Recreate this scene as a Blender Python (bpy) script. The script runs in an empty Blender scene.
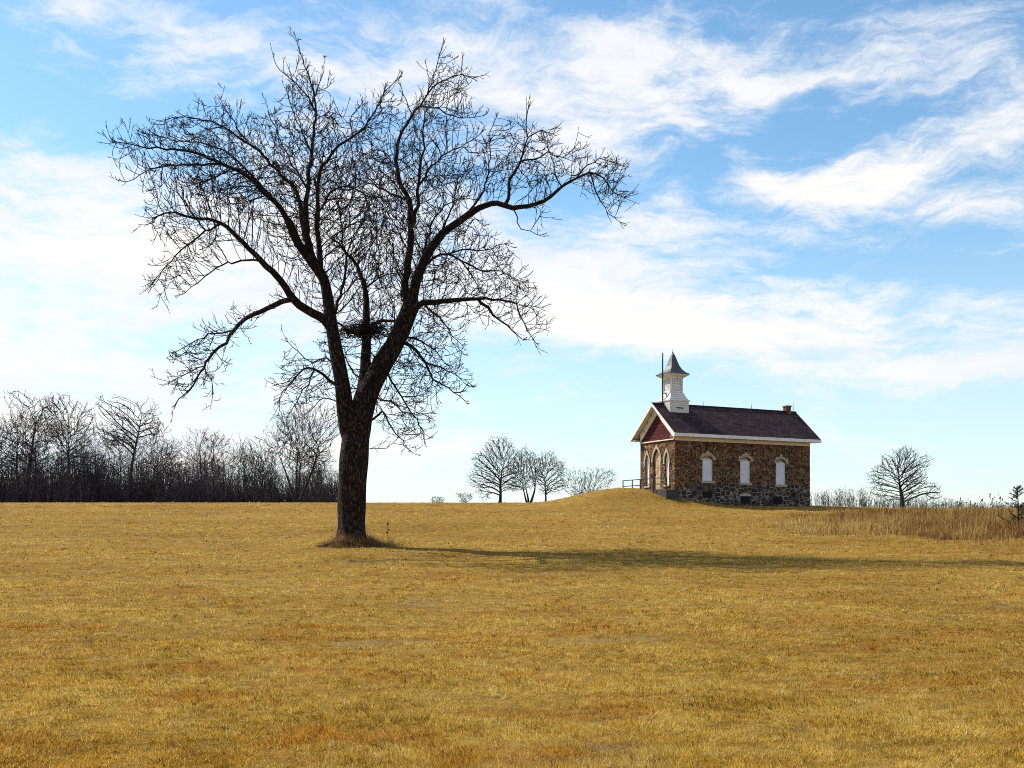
import bpy, bmesh, math, random
import numpy as np
from mathutils import Vector, Matrix, kdtree, noise as mnoise

random.seed(7)
RNG = np.random.default_rng(7)
R = math.radians
scene = bpy.context.scene
COL = scene.collection

# ------------------------------------------------------------------ camera and survey helper
F, CX, HY, EYE = 1100.0, 512.0, 532.0, 1.6

def survey(u, v, d):
    """direction sighted in the photograph, taken out to d metres -> world point"""
    return np.array([(u - CX) / F * d, d, EYE + (HY - v) / F * d])

cam_d = bpy.data.cameras.new('camera')
cam = bpy.data.objects.new('camera', cam_d)
COL.objects.link(cam)
cam.location = (0, 0, EYE)
cam.rotation_euler = (R(90), 0, 0)
cam_d.sensor_width = 36
cam_d.lens = F / 1024 * 36
cam_d.shift_y = (HY - 384) / 1024
cam_d.clip_start = 0.1
cam_d.clip_end = 9000
scene.camera = cam

# ------------------------------------------------------------------ terrain
_px = np.array([-600, -60, 0, 6.5, 20, 28, 32, 38, 55, 72, 86, 100, 125, 190, 320, 700, 5000], float)
_pz = np.array([-8, -1.4, 0, .17, .39, .61, .77, 1.1, 2.0, 3.06, 3.9, 4.1, 3.5, .9, -2.5, -6, -10], float)

def _pchip_slopes(x, y):
    h = np.diff(x); dl = np.diff(y) / h
    m = np.zeros_like(x)
    m[0], m[-1] = dl[0], dl[-1]
    for i in range(1, len(x) - 1):
        if dl[i-1] * dl[i] <= 0: m[i] = 0
        else:
            w1, w2 = 2*h[i] + h[i-1], h[i] + 2*h[i-1]
            m[i] = (w1 + w2) / (w1/dl[i-1] + w2/dl[i])
    return m
_pm = _pchip_slopes(_px, _pz)

def profile(y):
    y = np.clip(np.asarray(y, float), _px[0], _px[-1])
    i = np.clip(np.searchsorted(_px, y) - 1, 0, len(_px) - 2)
    h = _px[i+1] - _px[i]; t = (y - _px[i]) / h
    return ((2*t**3 - 3*t**2 + 1)*_pz[i] + (t**3 - 2*t**2 + t)*h*_pm[i]
            + (-2*t**3 + 3*t**2)*_pz[i+1] + (t**3 - t**2)*h*_pm[i+1])

def sstep(x, a, b):
    t = np.clip((x - a) / (b - a), 0, 1)
    return t*t*(3 - 2*t)

def H(x, y):
    x = np.asarray(x, float); y = np.asarray(y, float)
    z = profile(y)
    z = z - .42 * sstep(x, 14, 32) * sstep(y, 45, 82)
    mx = np.abs((x - 8.1) / 4.6); my = np.abs((y - 77.5) / 4.6)
    z = z + 1.25 * np.exp(-mx**2.3 - my**2.5)
    near = sstep(y, 2, 10) * (1 - sstep(y, 60, 90))
    z = z + near * (.030*np.sin(x*.71 + 1.3*np.sin(y*.23)) * np.sin(y*.47 + .6) + .022*np.sin(x*1.9 + y*.9) * np.sin(y*1.3 - x*.4))
    return z

# ------------------------------------------------------------------ object helpers
def tag(o, label=None, cat=None, group=None, kind=None):
    if label: o['label'] = label
    if cat: o['category'] = cat
    if group: o['group'] = group
    if kind: o['kind'] = kind
    return o

def empty(name, loc, rz=0.0):
    o = bpy.data.objects.new(name, None)
    o.empty_display_size = .3
    COL.objects.link(o)
    o.location = tuple(loc); o.rotation_euler = (0, 0, rz)
    return o

def link_mesh(name, me, mat, parent=None):
    o = bpy.data.objects.new(name, me)
    COL.objects.link(o)
    if mat: me.materials.append(mat)
    if parent: o.parent = parent
    return o

def np_mesh(name, verts, faces, smooth=False):
    """verts (n,3); faces: (m,k) int array with constant k"""
    me = bpy.data.meshes.new(name)
    verts = np.ascontiguousarray(verts, dtype=np.float32); faces = np.ascontiguousarray(faces, dtype=np.int32)
    n, (m, k) = len(verts), faces.shape
    me.vertices.add(n); me.vertices.foreach_set('co', verts.ravel())
    me.loops.add(m*k); me.loops.foreach_set('vertex_index', faces.ravel())
    me.polygons.add(m)
    me.polygons.foreach_set('loop_start', np.arange(0, m*k, k, dtype=np.int32))
    me.polygons.foreach_set('loop_total', np.full(m, k, dtype=np.int32))
    if smooth: me.polygons.foreach_set('use_smooth', np.ones(m, dtype=bool))
    me.update(calc_edges=True)
    return me

class Tubes:
    """collects tapered tubes along polylines; build() links them as ONE mesh object"""
    def __init__(self): self.v = []; self.f = []; self.n = 0
    def add(self, pts, rad, sides=4, lump=0.0, seed=0, flare=None):
        p = np.asarray(pts, float); n = len(p)
        if n < 2: return
        t = np.gradient(p, axis=0)
        t /= np.linalg.norm(t, axis=1)[:, None] + 1e-9
        mean = np.abs(p[-1] - p[0])
        ref = np.zeros(3); ref[int(np.argmin(mean))] = 1
        a = np.cross(t, ref); a /= np.linalg.norm(a, axis=1)[:, None] + 1e-9
        b = np.cross(t, a)
        ang = np.arange(sides) * (2*math.pi/sides) + seed*.7
        r = np.asarray(rad, float)[:, None]
        if lump or flare is not None:
            s = np.concatenate([[0], np.cumsum(np.linalg.norm(np.diff(p, axis=0), axis=1))])[:, None]
            k = seed*1.7
            w = (np.sin(3*ang + 1.1*s + k) * .45 + np.sin(5*ang - 1.9*s + 2.3*k) * .3 + np.sin(9*ang + 2.7*s + k) * .22
                 + np.sin(2*ang + 4.1*s + k*.3) * .3)
            r = r * (1 + lump*w)
            if flare is not None:
                fl = np.asarray(flare, float)[:, None]
                r = r * (1 + fl*(.55 + .6*np.maximum(0, np.sin(5*ang + k + .4*np.sin(2*ang)))))
        ring = p[:, None, :] + r[:, :, None] * (np.cos(ang)[None, :, None]*a[:, None, :] + np.sin(ang)[None, :, None]*b[:, None, :])
        base = self.n
        self.v.append(ring.reshape(-1, 3))
        i = np.arange(n-1)[:, None]*sides; j = np.arange(sides)[None, :]; j2 = (j+1) % sides
        q = np.stack([i+j, i+j2, i+sides+j2, i+sides+j], -1).reshape(-1, 4) + base
        self.f.append(q); self.n += n*sides
    def add_batch(self, pts, rad, sides=3):
        """pts (m,n,3), rad (m,n): many thin tubes of equal point count at once"""
        p = np.asarray(pts, float); m, n, _ = p.shape
        t = np.gradient(p, axis=1); t /= np.linalg.norm(t, axis=2)[:, :, None] + 1e-9
        mean = np.abs(p[:, -1]-p[:, 0]); ref = np.zeros((m, 3)); ref[np.arange(m), np.argmin(mean, 1)] = 1
        a = np.cross(t, ref[:, None, :]); a /= np.linalg.norm(a, axis=2)[:, :, None] + 1e-9
        b = np.cross(t, a)
        ang = np.arange(sides)*(2*math.pi/sides)
        ring = p[:, :, None, :] + np.asarray(rad, float)[:, :, None, None]*(np.cos(ang)[:, None]*a[:, :, None, :] + np.sin(ang)[:, None]*b[:, :, None, :])
        self.v.append(ring.reshape(-1, 3))
        i = np.arange(n-1)[:, None]*sides; j = np.arange(sides)[None, :]; j2 = (j+1) % sides
        q = np.stack([i+j, i+j2, i+sides+j2, i+sides+j], -1).reshape(1, -1, 4) + (np.arange(m)*n*sides)[:, None, None] + self.n
        self.f.append(q.reshape(-1, 4)); self.n += m*n*sides
    def build(self, name, mat, parent=None, smooth=True):
        me = np_mesh(name, np.concatenate(self.v), np.concatenate(self.f), smooth)
        return link_mesh(name, me, mat, parent)

# ------------------------------------------------------------------ materials
def new_mat(name):
    m = bpy.data.materials.new(name); m.use_nodes = True
    nt = m.node_tree; nt.nodes.clear()
    out = nt.nodes.new('ShaderNodeOutputMaterial')
    return m, nt, out

class G:
    """tiny node-graph helper"""
    def __init__(self, nt): self.nt = nt
    def n(self, typ, **kw):
        nd = self.nt.nodes.new(typ)
        for k, v in kw.items():
            if k == 'inp':
                for kk, vv in v.items():
                    if hasattr(vv, 'is_output'): self.nt.links.new(vv, nd.inputs[kk])
                    else: nd.inputs[kk].default_value = vv
            else: setattr(nd, k, v)
        return nd
    def math(self, op, a, b=0.0, c=0.0, clamp=False):
        nd = self.nt.nodes.new('ShaderNodeMath'); nd.operation = op; nd.use_clamp = clamp
        for i, x in enumerate((a, b, c)):
            if hasattr(x, 'is_output'): self.nt.links.new(x, nd.inputs[i])
            else: nd.inputs[i].default_value = x
        return nd.outputs[0]
    def mix(self, fac, a, b, blend='MIX'):
        nd = self.nt.nodes.new('ShaderNodeMix'); nd.data_type = 'RGBA'; nd.blend_type = blend
        for i, x in ((0, fac), (6, a), (7, b)):
            if hasattr(x, 'is_output'): self.nt.links.new(x, nd.inputs[i])
            else: nd.inputs[i].default_value = x if i == 0 else (*x, 1) if len(x) == 3 else x
        return nd.outputs[2]
    def ramp(self, fac, stops, interp='LINEAR'):
        nd = self.nt.nodes.new('ShaderNodeValToRGB')
        cr = nd.color_ramp; cr.interpolation = interp
        while len(cr.elements) > 1: cr.elements.remove(cr.elements[0])
        for i, (p, c) in enumerate(stops):
            e = cr.elements[0] if i == 0 else cr.elements.new(p)
            e.position = p; e.color = (*c, 1) if len(c) == 3 else c
        self.nt.links.new(fac, nd.inputs[0])
        return nd.outputs[0]
    def smooth(self, x, a, b):
        nd = self.nt.nodes.new('ShaderNodeMapRange'); nd.interpolation_type = 'SMOOTHSTEP'
        self.nt.links.new(x, nd.inputs[0])
        nd.inputs[1].default_value = a; nd.inputs[2].default_value = b
        return nd.outputs[0]
    def noise(self, vec, scale, detail=4, rough=.55, dist=0.0):
        nd = self.n('ShaderNodeTexNoise')
        if vec is not None: self.nt.links.new(vec, nd.inputs['Vector'])
        nd.inputs['Scale'].default_value = scale; nd.inputs['Detail'].default_value = detail
        nd.inputs['Roughness'].default_value = rough; nd.inputs['Distortion'].default_value = dist
        return nd
    def mapping(self, vec, scale=(1, 1, 1), rot=(0, 0, 0), loc=(0, 0, 0)):
        nd = self.n('ShaderNodeMapping')
        self.nt.links.new(vec, nd.inputs[0])
        nd.inputs['Scale'].default_value = scale; nd.inputs['Rotation'].default_value = rot; nd.inputs['Location'].default_value = loc
        return nd.outputs[0]

def principled(g, out, color, rough=.85, bump=None, bump_dist=.02, bump_str=1.0, spec=.2, metal=0.0):
    b = g.n('ShaderNodeBsdfPrincipled')
    if hasattr(color, 'is_output'): g.nt.links.new(color, b.inputs['Base Color'])
    else: b.inputs['Base Color'].default_value = (*color, 1)
    b.inputs['Roughness'].default_value = rough
    b.inputs['Specular IOR Level'].default_value = spec
    b.inputs['Metallic'].default_value = metal
    if bump is not None:
        bn = g.n('ShaderNodeBump'); bn.inputs['Distance'].default_value = bump_dist; bn.inputs['Strength'].default_value = bump_str
        g.nt.links.new(bump, bn.inputs['Height']); g.nt.links.new(bn.outputs[0], b.inputs['Normal'])
    g.nt.links.new(b.outputs[0], out.inputs[0])
    return b

def simple_mat(name, color, rough=.8, var=.25, scale=6, bump=.0, metal=0.0, spec=.2):
    m, nt, out = new_mat(name); g = G(nt)
    tc = g.n('ShaderNodeTexCoord').outputs['Object']
    nz = g.noise(tc, scale, 5, .6).outputs[0]
    c = g.mix(g.smooth(nz, .3, .7), [x*(1-var) for x in color], [min(1, x*(1+var)) for x in color])
    principled(g, out, c, rough, nz if bump else None, bump or .01, 1, spec, metal)
    return m

def bark_mat(name, dark, light, scale=1.0, bump=.05):
    m, nt, out = new_mat(name); g = G(nt)
    tc = g.n('ShaderNodeTexCoord').outputs['Object']
    wv = g.n('ShaderNodeVectorMath', operation='MULTIPLY_ADD', inp={0: g.noise(tc, 5*scale, 4, .6).outputs[1], 1: (.14, .14, .14), 2: tc}).outputs[0]
    mp = g.mapping(wv, (17*scale, 17*scale, 3.6*scale))
    v = g.n('ShaderNodeTexVoronoi', feature='DISTANCE_TO_EDGE', inp={'Vector': mp, 'Scale': 1.0})
    nz = g.noise(g.mapping(wv, (22, 22, 8)), 1.0*scale, 6, .7).outputs[0]
    ridge = g.smooth(v.outputs[0], .02, .30)
    hgt = g.math('ADD', g.math('MULTIPLY', ridge, .6), g.math('MULTIPLY', nz, .9))
    c = g.mix(g.smooth(hgt, .45, 1.15), dark, light)
    hi_specks = g.smooth(g.noise(tc, 16*scale, 5, .75).outputs[0], .58, .68)  # highlights painted into the bark colour as pale speckles
    c = g.mix(g.math('MULTIPLY', hi_specks, .5), c, [min(1, x*2.6) for x in light])
    principled(g, out, c, .95, hgt, bump, 1, .1)
    return m

M = {}
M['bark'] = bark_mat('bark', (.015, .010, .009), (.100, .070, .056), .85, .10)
M['twig'] = simple_mat('twig', (.022, .016, .015), .9, .35, 3)
M['far_bark'] = simple_mat('far_bark', (.040, .032, .032), .95, .35, 2)
M['far_twig'] = simple_mat('far_twig', (.048, .038, .037), .95, .4, 1.2)
M['brush'] = simple_mat('brush', (.052, .041, .045), .95, .5, .35)
M['pale_bark'] = simple_mat('pale_bark', (.16, .14, .125), .95, .35, 2)

# ------------------------------------------------------------------ branch growth toward light points
def colonise(P, PAR, A, start, step, di, dk, up, momentum, wob, rng, first, iters=120, centre=None, outw=0.0):
    """grows nodes (appended to P / PAR) from the start nodes into the cloud of points A"""
    near_i = np.full(len(A), -1); near_d = np.full(len(A), 1e9); alive = np.ones(len(A), bool)
    new = start; childs = {}
    for it in range(iters):
        kd = kdtree.KDTree(len(new))
        for i in new: kd.insert(P[i], i)
        kd.balance()
        for a in np.nonzero(alive)[0]:
            co, i, d = kd.find(A[a])
            if d < near_d[a]: near_d[a] = d; near_i[a] = i
        alive &= near_d > dk
        act = np.nonzero(alive & (near_d < di))[0]
        if len(act) == 0: break
        acc = {}
        for a in act:
            i = near_i[a]; v = (A[a]-P[i])/near_d[a]
            if i in acc: acc[i] += v
            else: acc[i] = v.copy()
        new = []; stuck = set()
        for i, v in acc.items():
            v = v/(np.linalg.norm(v)+1e-9)
            pd = P[i]-P[PAR[i]] if PAR[i] >= 0 else np.array([0, 0, 1.0])
            pd = pd/(np.linalg.norm(pd)+1e-9)
            v = v + (momentum if i >= first else .15)*pd + np.array([0, 0, up]) + rng.normal(0, wob, 3)
            if centre is not None:
                o = P[i]-centre; v = v + outw*o/(np.linalg.norm(o)+1e-9)
            v /= np.linalg.norm(v)
            p = P[i]+step*v
            if any(np.sum((p-c)**2) < (.55*step)**2 for c in childs.get(i, ())): stuck.add(i); continue
            childs.setdefault(i, []).append(p)
            P.append(p); PAR.append(i); new.append(len(P)-1)
        if stuck: alive &= ~np.isin(near_i, list(stuck))
        if not new: break

def twig_chains(first, n, PAR, kids, pr):
    seen = np.zeros(n, bool); out = []
    for i in range(first, n):
        if seen[i]: continue
        ch = [PAR[i], i]; seen[i] = True; k = i
        while True:
            ks = [c for c in kids[k] if not seen[c]]
            if not ks: break
            k = max(ks, key=lambda c: pr[c]); seen[k] = True; ch.append(k)
        out.append(ch)
    return out

def shoots(tubes, p, d, ln, r, rng, lvl, up=.2, wob=.17, fork=.6):
    """curved spur shoots, grown all at once"""
    m = len(p); S = 4; pts = [p]; d = d.copy()
    for s in range(S):
        d = d + np.array([0, 0, up]) + rng.normal(0, wob, (m, 3)); d /= np.linalg.norm(d, axis=1)[:, None]
        pts.append(pts[-1] + d*(ln/S)[:, None])
        if lvl and s in (1, 2):
            k = rng.uniform(0, 1, m) < fork
            e = d[k] + rng.normal(0, .75, (int(k.sum()), 3)); e /= np.linalg.norm(e, axis=1)[:, None]
            if k.any(): shoots(tubes, pts[-1][k], e, ln[k]*rng.uniform(.35, .7, int(k.sum())), r*.9, rng, lvl-1, up, wob, fork)
    tubes.add_batch(np.stack(pts, 1), np.tile(np.linspace(r, r*.7, S+1), (m, 1)), 3)

# ------------------------------------------------------------------ the lone tree
D0 = 38.0
MPP = D0 / F          # metres per pixel at the tree
TREE_BASE = np.array([survey(352, 545, D0)[0], D0, float(H(survey(352, 545, D0)[0], D0))])

def lone_tree():
    P, PAR, RAD, LIMB, UV = [], [], [], [], []
    def addn(p, par, r, limb, uv):
        P.append(p); PAR.append(par); RAD.append(r); LIMB.append(limb); UV.append(uv); return len(P)-1
    chains = []   # per limb: node index list
    def limb(pts, r0, r1, dd=0.0, wig=.0, pick=None):
        li = len(chains)
        pts = [np.array(p, float) for p in pts]
        if li == 0:
            par, dep = -1, D0; dense = []
        else:
            q = pts[0]
            cand = range(len(UV)) if pick is None else [i for i in range(len(UV)) if LIMB[i] in pick]
            par = min(cand, key=lambda i: (UV[i][0]-q[0])**2 + (UV[i][1]-q[1])**2)
            dep = P[par][1]
            pts[0] = np.array(UV[par])
        # Catmull-Rom resample every ~7 px
        path = []
        ex = [2*pts[0]-pts[1]] + pts + [2*pts[-1]-pts[-2]]
        for k in range(1, len(ex)-2):
            a, b, c, d = ex[k-1], ex[k], ex[k+1], ex[k+2]
            m = max(1, int(round(np.linalg.norm(c-b)/7)))
            for t in np.arange(m)/m:
                path.append(.5*((2*b) + (-a+c)*t + (2*a-5*b+4*c-d)*t*t + (-a+3*b-3*c+d)*t**3))
        path.append(pts[-1]); path = np.array(path)
        if li > 2 and len(path) > 3:
            jr = np.random.default_rng(500+li); kn = np.zeros_like(path); kn[1:-1] = jr.normal(0, 1.0, (len(path)-2, 2)); path = path + kn*np.minimum(1, .10/max(r0, .05))*.9
        s = np.concatenate([[0], np.cumsum(np.linalg.norm(np.diff(path, axis=0), axis=1))]); s /= s[-1]
        ids = [] if par < 0 else [par]
        ph = li*2.1
        for i, (uv, t) in enumerate(zip(path, s)):
            if i == 0 and par >= 0: continue
            d = dep + dd*t**.9 + .12*math.sin(7*t+ph)*(t > 0)
            k_ = .97 if r0 > .25 else .79
            r = r1 + (r0*k_-r1)*(1-t)**1.2
            ids.append(addn(survey(uv[0], uv[1], d), ids[-1] if ids else -1, r, li, tuple(uv)))
        chains.append((ids, r0))
        return li
    # main stems
    T = limb([(352, 553), (351.5, 525), (352, 495), (353, 465), (355, 445), (357, 432)], .49, .48)
    LS = limb([(352, 447), (347.5, 428), (342, 384), (335, 343), (331, 321), (328, 300), (323, 278), (311, 261), (298, 243), (289, 222)], .33, .13, -.6)
    RS = limb([(357, 440), (361, 416), (366, 397), (374, 381), (384, 362), (394, 345), (404, 322), (412, 304)], .45, .29, .5)
    NS = limb([(362, 412), (363, 390), (365, 366), (367, 335), (366.5, 316), (365, 289), (357, 266), (347, 254), (338, 243), (330, 238)], .26, .03, 1.6)
    # left side
    limb([(333, 330), (319, 316), (306, 309), (293, 299), (278, 277), (261, 261), (248, 247), (234, 234), (222, 224), (208, 219), (190, 217), (170, 212), (153, 218)], .21, .02, -2.2)
    limb([(296, 302), (275, 305), (261, 312), (245, 320), (234, 329), (226, 342), (209, 357), (201, 373), (188, 391), (175, 405)], .12, .015, -3.0)
    limb([(214, 352), (204, 366), (211, 380), (213, 390)], .035, .012, -.6)
    limb([(234, 329), (215, 332), (198, 340), (184, 348), (176, 352)], .04, .012, .8)
    limb([(205, 365), (190, 371), (178, 379), (170, 382)], .03, .012, .6)
    limb([(289, 222), (278, 205), (261, 189), (248, 176), (231, 168), (215, 161), (198, 154), (182, 150), (165, 148), (149, 148), (133, 145), (117, 142)], .12, .014, -2.4)
    limb([(270, 198), (256, 180), (239, 164), (228, 152), (209, 145), (190, 142), (168, 139), (150, 131)], .06, .012, 2.4)
    limb([(317, 264), (304, 236), (301, 205), (295, 189), (286, 179), (275, 169), (259, 150), (242, 139), (228, 131), (217, 124), (198, 119), (179, 117), (164, 121)], .13, .012, 3.0)
    limb([(250, 144), (238, 128), (228, 113), (221, 100)], .045, .012, .8)
    limb([(222, 165), (196, 164), (170, 166), (146, 172), (126, 182)], .05, .012, -1.2)
    limb([(222, 224), (200, 236), (182, 250), (168, 266), (152, 284)], .045, .012, -1.0)
    limb([(262, 262), (240, 262), (222, 266), (204, 276), (186, 292)], .05, .012, .9)
    # centre vertical leader
    limb([(321, 275), (310, 248), (305, 216), (308, 189), (312, 153), (314.6, 120), (314.6, 98), (309, 77), (302, 60), (299, 52), (297, 42)], .15, .012, 1.0)
    limb([(314, 112), (302, 90), (291, 79), (280, 71), (274, 59)], .04, .011, -.7)
    limb([(314, 106), (321, 79), (325, 60)], .035, .011, .7)
    limb([(312, 150), (300, 128), (292, 108), (287, 92)], .04, .011, -1.2)
    limb([(308, 190), (292, 165), (281, 140), (270, 118)], .05, .011, 1.6)
    limb([(327, 292), (320, 262), (319, 242), (317, 222), (318, 195), (320, 172), (335, 150), (352, 137), (365, 126), (373, 115), (379, 103), (387, 90), (398, 79)], .14, .012, -2.0)
    limb([(352, 137), (352, 122), (358, 108)], .035, .011, .7)
    limb([(318, 226), (322, 206), (333, 190), (346, 186), (362, 191), (380, 200), (394, 210)], .06, .012, -2.6)
    limb([(334, 318), (342, 290), (346, 262), (342, 235), (340, 205), (343, 170)], .08, .012, 3.0)
    # right side
    R1 = limb([(410, 310), (405, 286), (408, 261), (411, 240), (410, 222), (409.5, 200), (401, 186), (397, 167), (397, 148), (401, 134), (412, 115), (424, 101), (432, 88), (445, 80), (461, 74), (472, 78)], .19, .013, 1.8)
    limb([(430, 91), (436, 70), (442, 46)], .035, .011, -.5)
    limb([(411, 116), (405, 100), (399, 82)], .03, .011, .8)
    limb([(419, 107), (440, 110), (460, 118), (482, 116)], .04, .011, -1.2)
    limb([(411, 230), (417, 205), (419, 172), (423, 148), (423, 122), (430, 100)], .10, .012, -1.8)
    limb([(419, 185), (433, 166), (448, 153), (466, 144), (480, 134)], .05, .011, -1.5)
    limb([(397, 165), (384, 152), (372, 150), (362, 156)], .04, .011, 1.5)
    limb([(408, 204), (390, 193), (374, 184), (356, 178), (345, 165)], .06, .011, 2.4)
    R4 = limb([(412, 304), (416, 282), (427, 256), (438, 239), (449, 228), (463, 219), (480, 208), (497, 203), (513, 208), (535, 204), (551, 197), (562, 187), (576, 178), (590, 173), (603, 178), (612, 190), (623, 197)], .24, .013, -1.4)
    limb([(502, 204), (510, 180), (521, 161), (527, 139), (526, 122), (528, 109)], .08, .011, 1.6)
    limb([(520, 163), (535, 160), (548, 152), (562, 158), (574, 148)], .045, .011, -.8)
    limb([(527, 140), (541, 132), (553, 134)], .035, .011, .7)
    limb([(512, 209), (521, 228), (530, 232), (538, 235)], .03, .011, .4)
    limb([(562, 187), (556, 175), (552, 160)], .03, .011, .6)
    limb([(580, 177), (588, 165), (606, 160), (622, 166)], .035, .011, .9)
    limb([(590, 174), (598, 195), (606, 212), (620, 222)], .035, .011, -.7)
    limb([(423, 262), (431, 226), (445, 206), (461, 199), (476, 200)], .07, .012, 2.0)
    limb([(471, 214), (483, 192), (489, 165), (490, 140), (496, 118)], .05, .011, 1.8)
    limb([(440, 236), (452, 210), (456, 185), (462, 165)], .05, .011, -1.8)
    limb([(404, 316), (418, 306), (430, 302), (449, 301), (471, 299), (482, 302), (493, 314), (507, 326), (522, 339)], .16, .014, -2.4)
    limb([(478, 300), (499, 300), (515, 303), (523, 316), (529, 329), (536, 343)], .06, .011, -1.2)
    limb([(421, 268), (440, 255), (456, 258), (470, 272), (478, 290)], .07, .012, -1.5)
    limb([(440, 254), (462, 250), (484, 250), (505, 244)], .05, .011, -1.0)
    limb([(462, 262), (480, 270), (500, 272), (522, 282)], .045, .011, .8)
    limb([(425, 304), (438, 318), (448, 330), (462, 345)], .055, .011, 1.8)
    # right low droops
    limb([(396, 343), (408, 338), (422, 341), (436, 350), (446, 364)], .07, .012, 1.6)
    limb([(399, 338), (412, 346), (425, 362), (433, 379), (449, 388), (464, 400)], .09, .012, -2.2)
    limb([(425, 362), (440, 368), (455, 374), (470, 384)], .04, .011, .6)
    limb([(385, 364), (394, 385), (404, 402), (416, 418), (424, 440)], .06, .011, -1.0)
    limb([(370, 430), (377, 416), (383, 412), (391, 428), (402, 440), (408, 449)], .07, .012, -1.2)
    limb([(375, 402), (390, 402), (402, 412), (416, 415), (432, 413)], .05, .011, -2.0)
    limb([(367, 450), (377, 449), (386, 449), (394, 443), (398, 438)], .02, .010, -.6)
    # left low
    limb([(343, 395), (330, 380), (316, 369), (303, 370), (292, 382), (280, 398)], .09, .012, -1.6)
    limb([(338, 366), (327, 358), (312, 362), (298, 352), (288, 342)], .05, .011, 1.4)
    limb([(318, 370), (308, 384), (300, 398), (290, 412)], .04, .011, -.8)
    limb([(344, 408), (330, 398), (318, 402), (308, 412)], .035, .011, 1.4)
    # inner
    limb([(365, 290), (377, 278), (392, 272), (398, 275)], .05, .013, .8)
    limb([(364, 385), (354, 374), (345, 360), (338, 350)], .05, .013, .6)
    limb([(363, 392), (352, 388), (346, 396)], .04, .012, -.6)
    limb([(366, 330), (380, 322), (394, 321)], .10, .05, .2)
    limb([(366, 336), (352, 332), (342, 326), (336, 322)], .08, .03, -.3)
    nlimb_nodes = len(P)

    # crown envelope read off the photograph, thickened in depth
    poly = np.array([(108,165),(110,140),(128,127),(150,127),(163,121),(180,110),(195,105),(220,97),(240,104),(255,114),(272,108),(281,92),(272,62),(276,57),(290,68),(296,40),(303,55),(315,74),(324,57),(331,85),(336,104),(360,108),(375,94),(398,76),(397,95),(402,106),(411,95),(415,72),(430,60),(441,42),(452,60),(472,68),(478,85),(474,105),(480,115),(470,126),(465,141),(480,134),(494,117),(515,118),(529,107),(540,124),(565,140),(576,146),(590,150),(610,151),(626,164),(634,196),(622,224),(602,222),(582,206),(562,192),(548,212),(542,237),(528,232),(508,213),(496,210),(478,218),(505,238),(528,280),(544,297),(548,330),(536,345),(520,336),(500,330),(470,325),(468,350),(472,388),(464,404),(444,398),(434,445),(408,452),(388,432),(372,432),(364,410),(350,420),(340,398),(330,412),(306,414),(268,416),(270,380),(284,345),(312,352),(318,330),(296,312),(264,327),(243,347),(222,392),(208,392),(196,392),(176,408),(168,385),(168,350),(188,333),(214,318),(245,305),(275,298),(282,286),(262,272),(238,262),(215,277),(192,287),(182,302),(162,306),(143,290),(150,262),(168,248),(150,240),(146,215),(138,205),(143,194),(120,186)], float)
    def inside(q):
        x, y = q[:, 0], q[:, 1]; c = np.zeros(len(q), bool); j = len(poly)-1
        for i in range(len(poly)):
            xi, yi = poly[i]; xj, yj = poly[j]
            c ^= ((yi > y) != (yj > y)) & (x < (xj-xi)*(y-yi)/(yj-yi+1e-12)+xi); j = i
        return c
    def edist(q):
        best = np.full(len(q), 1e9); j = len(poly)-1
        for i in range(len(poly)):
            a, b = poly[j], poly[i]; ab = b-a
            t = np.clip(((q-a)@ab)/(ab@ab), 0, 1)
            best = np.minimum(best, np.linalg.norm(q-(a+t[:, None]*ab), axis=1)); j = i
        return best
    q = RNG.uniform((105, 38), (636, 455), (150000, 2))
    q = q[inside(q)]
    ed = edist(q) * MPP - .30
    q, ed = q[ed > 0], ed[ed > 0]
    half = np.minimum(.35 + .85*ed, 4.2)
    keep = RNG.uniform(0, 1, len(q)) < np.clip(half/4.6, .16, 1)
    q, half = q[keep][:20000], half[keep][:20000]
    # depth of the nearest drawn limb steers the depth of the lobe, so thin lobes stay round their own limb
    uv = np.array(UV); dep = np.array([p[1] for p in P])
    kd = kdtree.KDTree(len(uv))
    for i, a in enumerate(uv): kd.insert((a[0], a[1], 0), i)
    kd.balance()
    A = []
    for (u, v), hf in zip(q, half):
        _, i, dist = kd.find((u, v, 0))
        c = dep[i] if hf < 2 else D0 + (dep[i]-D0)*.4
        A.append(survey(u, v, c + RNG.uniform(-1, 1)*hf))
    A = np.array(A)

    cand = [i for i in range(nlimb_nodes) if not (LIMB[i] == 0)]
    colonise(P, PAR, A, cand, .15, 1.9, .27, .12, 1.10, .09, RNG, nlimb_nodes, 120, survey(358, 330, D0), .50)
    extra = len(P)-nlimb_nodes
    RAD += [0]*extra; LIMB += [-1]*extra
    n = len(P)
    PA = np.array(P); PAR = np.array(PAR)
    # twig radii by pipe model
    kids = [[] for _ in range(n)]
    for i in range(n):
        if PAR[i] >= 0: kids[PAR[i]].append(i)
    pr = np.zeros(n); E = 2.35; RT = .0115
    for i in range(n-1, -1, -1):
        if LIMB[i] >= 0: continue
        s = sum(pr[k]**E for k in kids[i] if LIMB[k] < 0)
        pr[i] = max(RT, s**(1/E))
    rad = np.array(RAD, float)
    for i in range(n):
        if LIMB[i] < 0:
            m = rad[PAR[i]]
            rad[i] = min(pr[i], .75*m if LIMB[PAR[i]] >= 0 else m)
            rad[i] = max(rad[i], .0105)

    base = TREE_BASE
    root = empty('bare_tree', base)
    tag(root, 'large leafless tree with forked dark trunk standing alone in the mown field', 'tree')
    def loc(ids): return PA[ids] - base
    tr = Tubes()
    # trunk and the two main stems grown into it
    ids = chains[T][0]
    z = PA[ids][:, 2] - base[2]
    fl = np.clip(1 - z/.8, 0, 1)**2 * .36
    pts = loc(ids)
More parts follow.
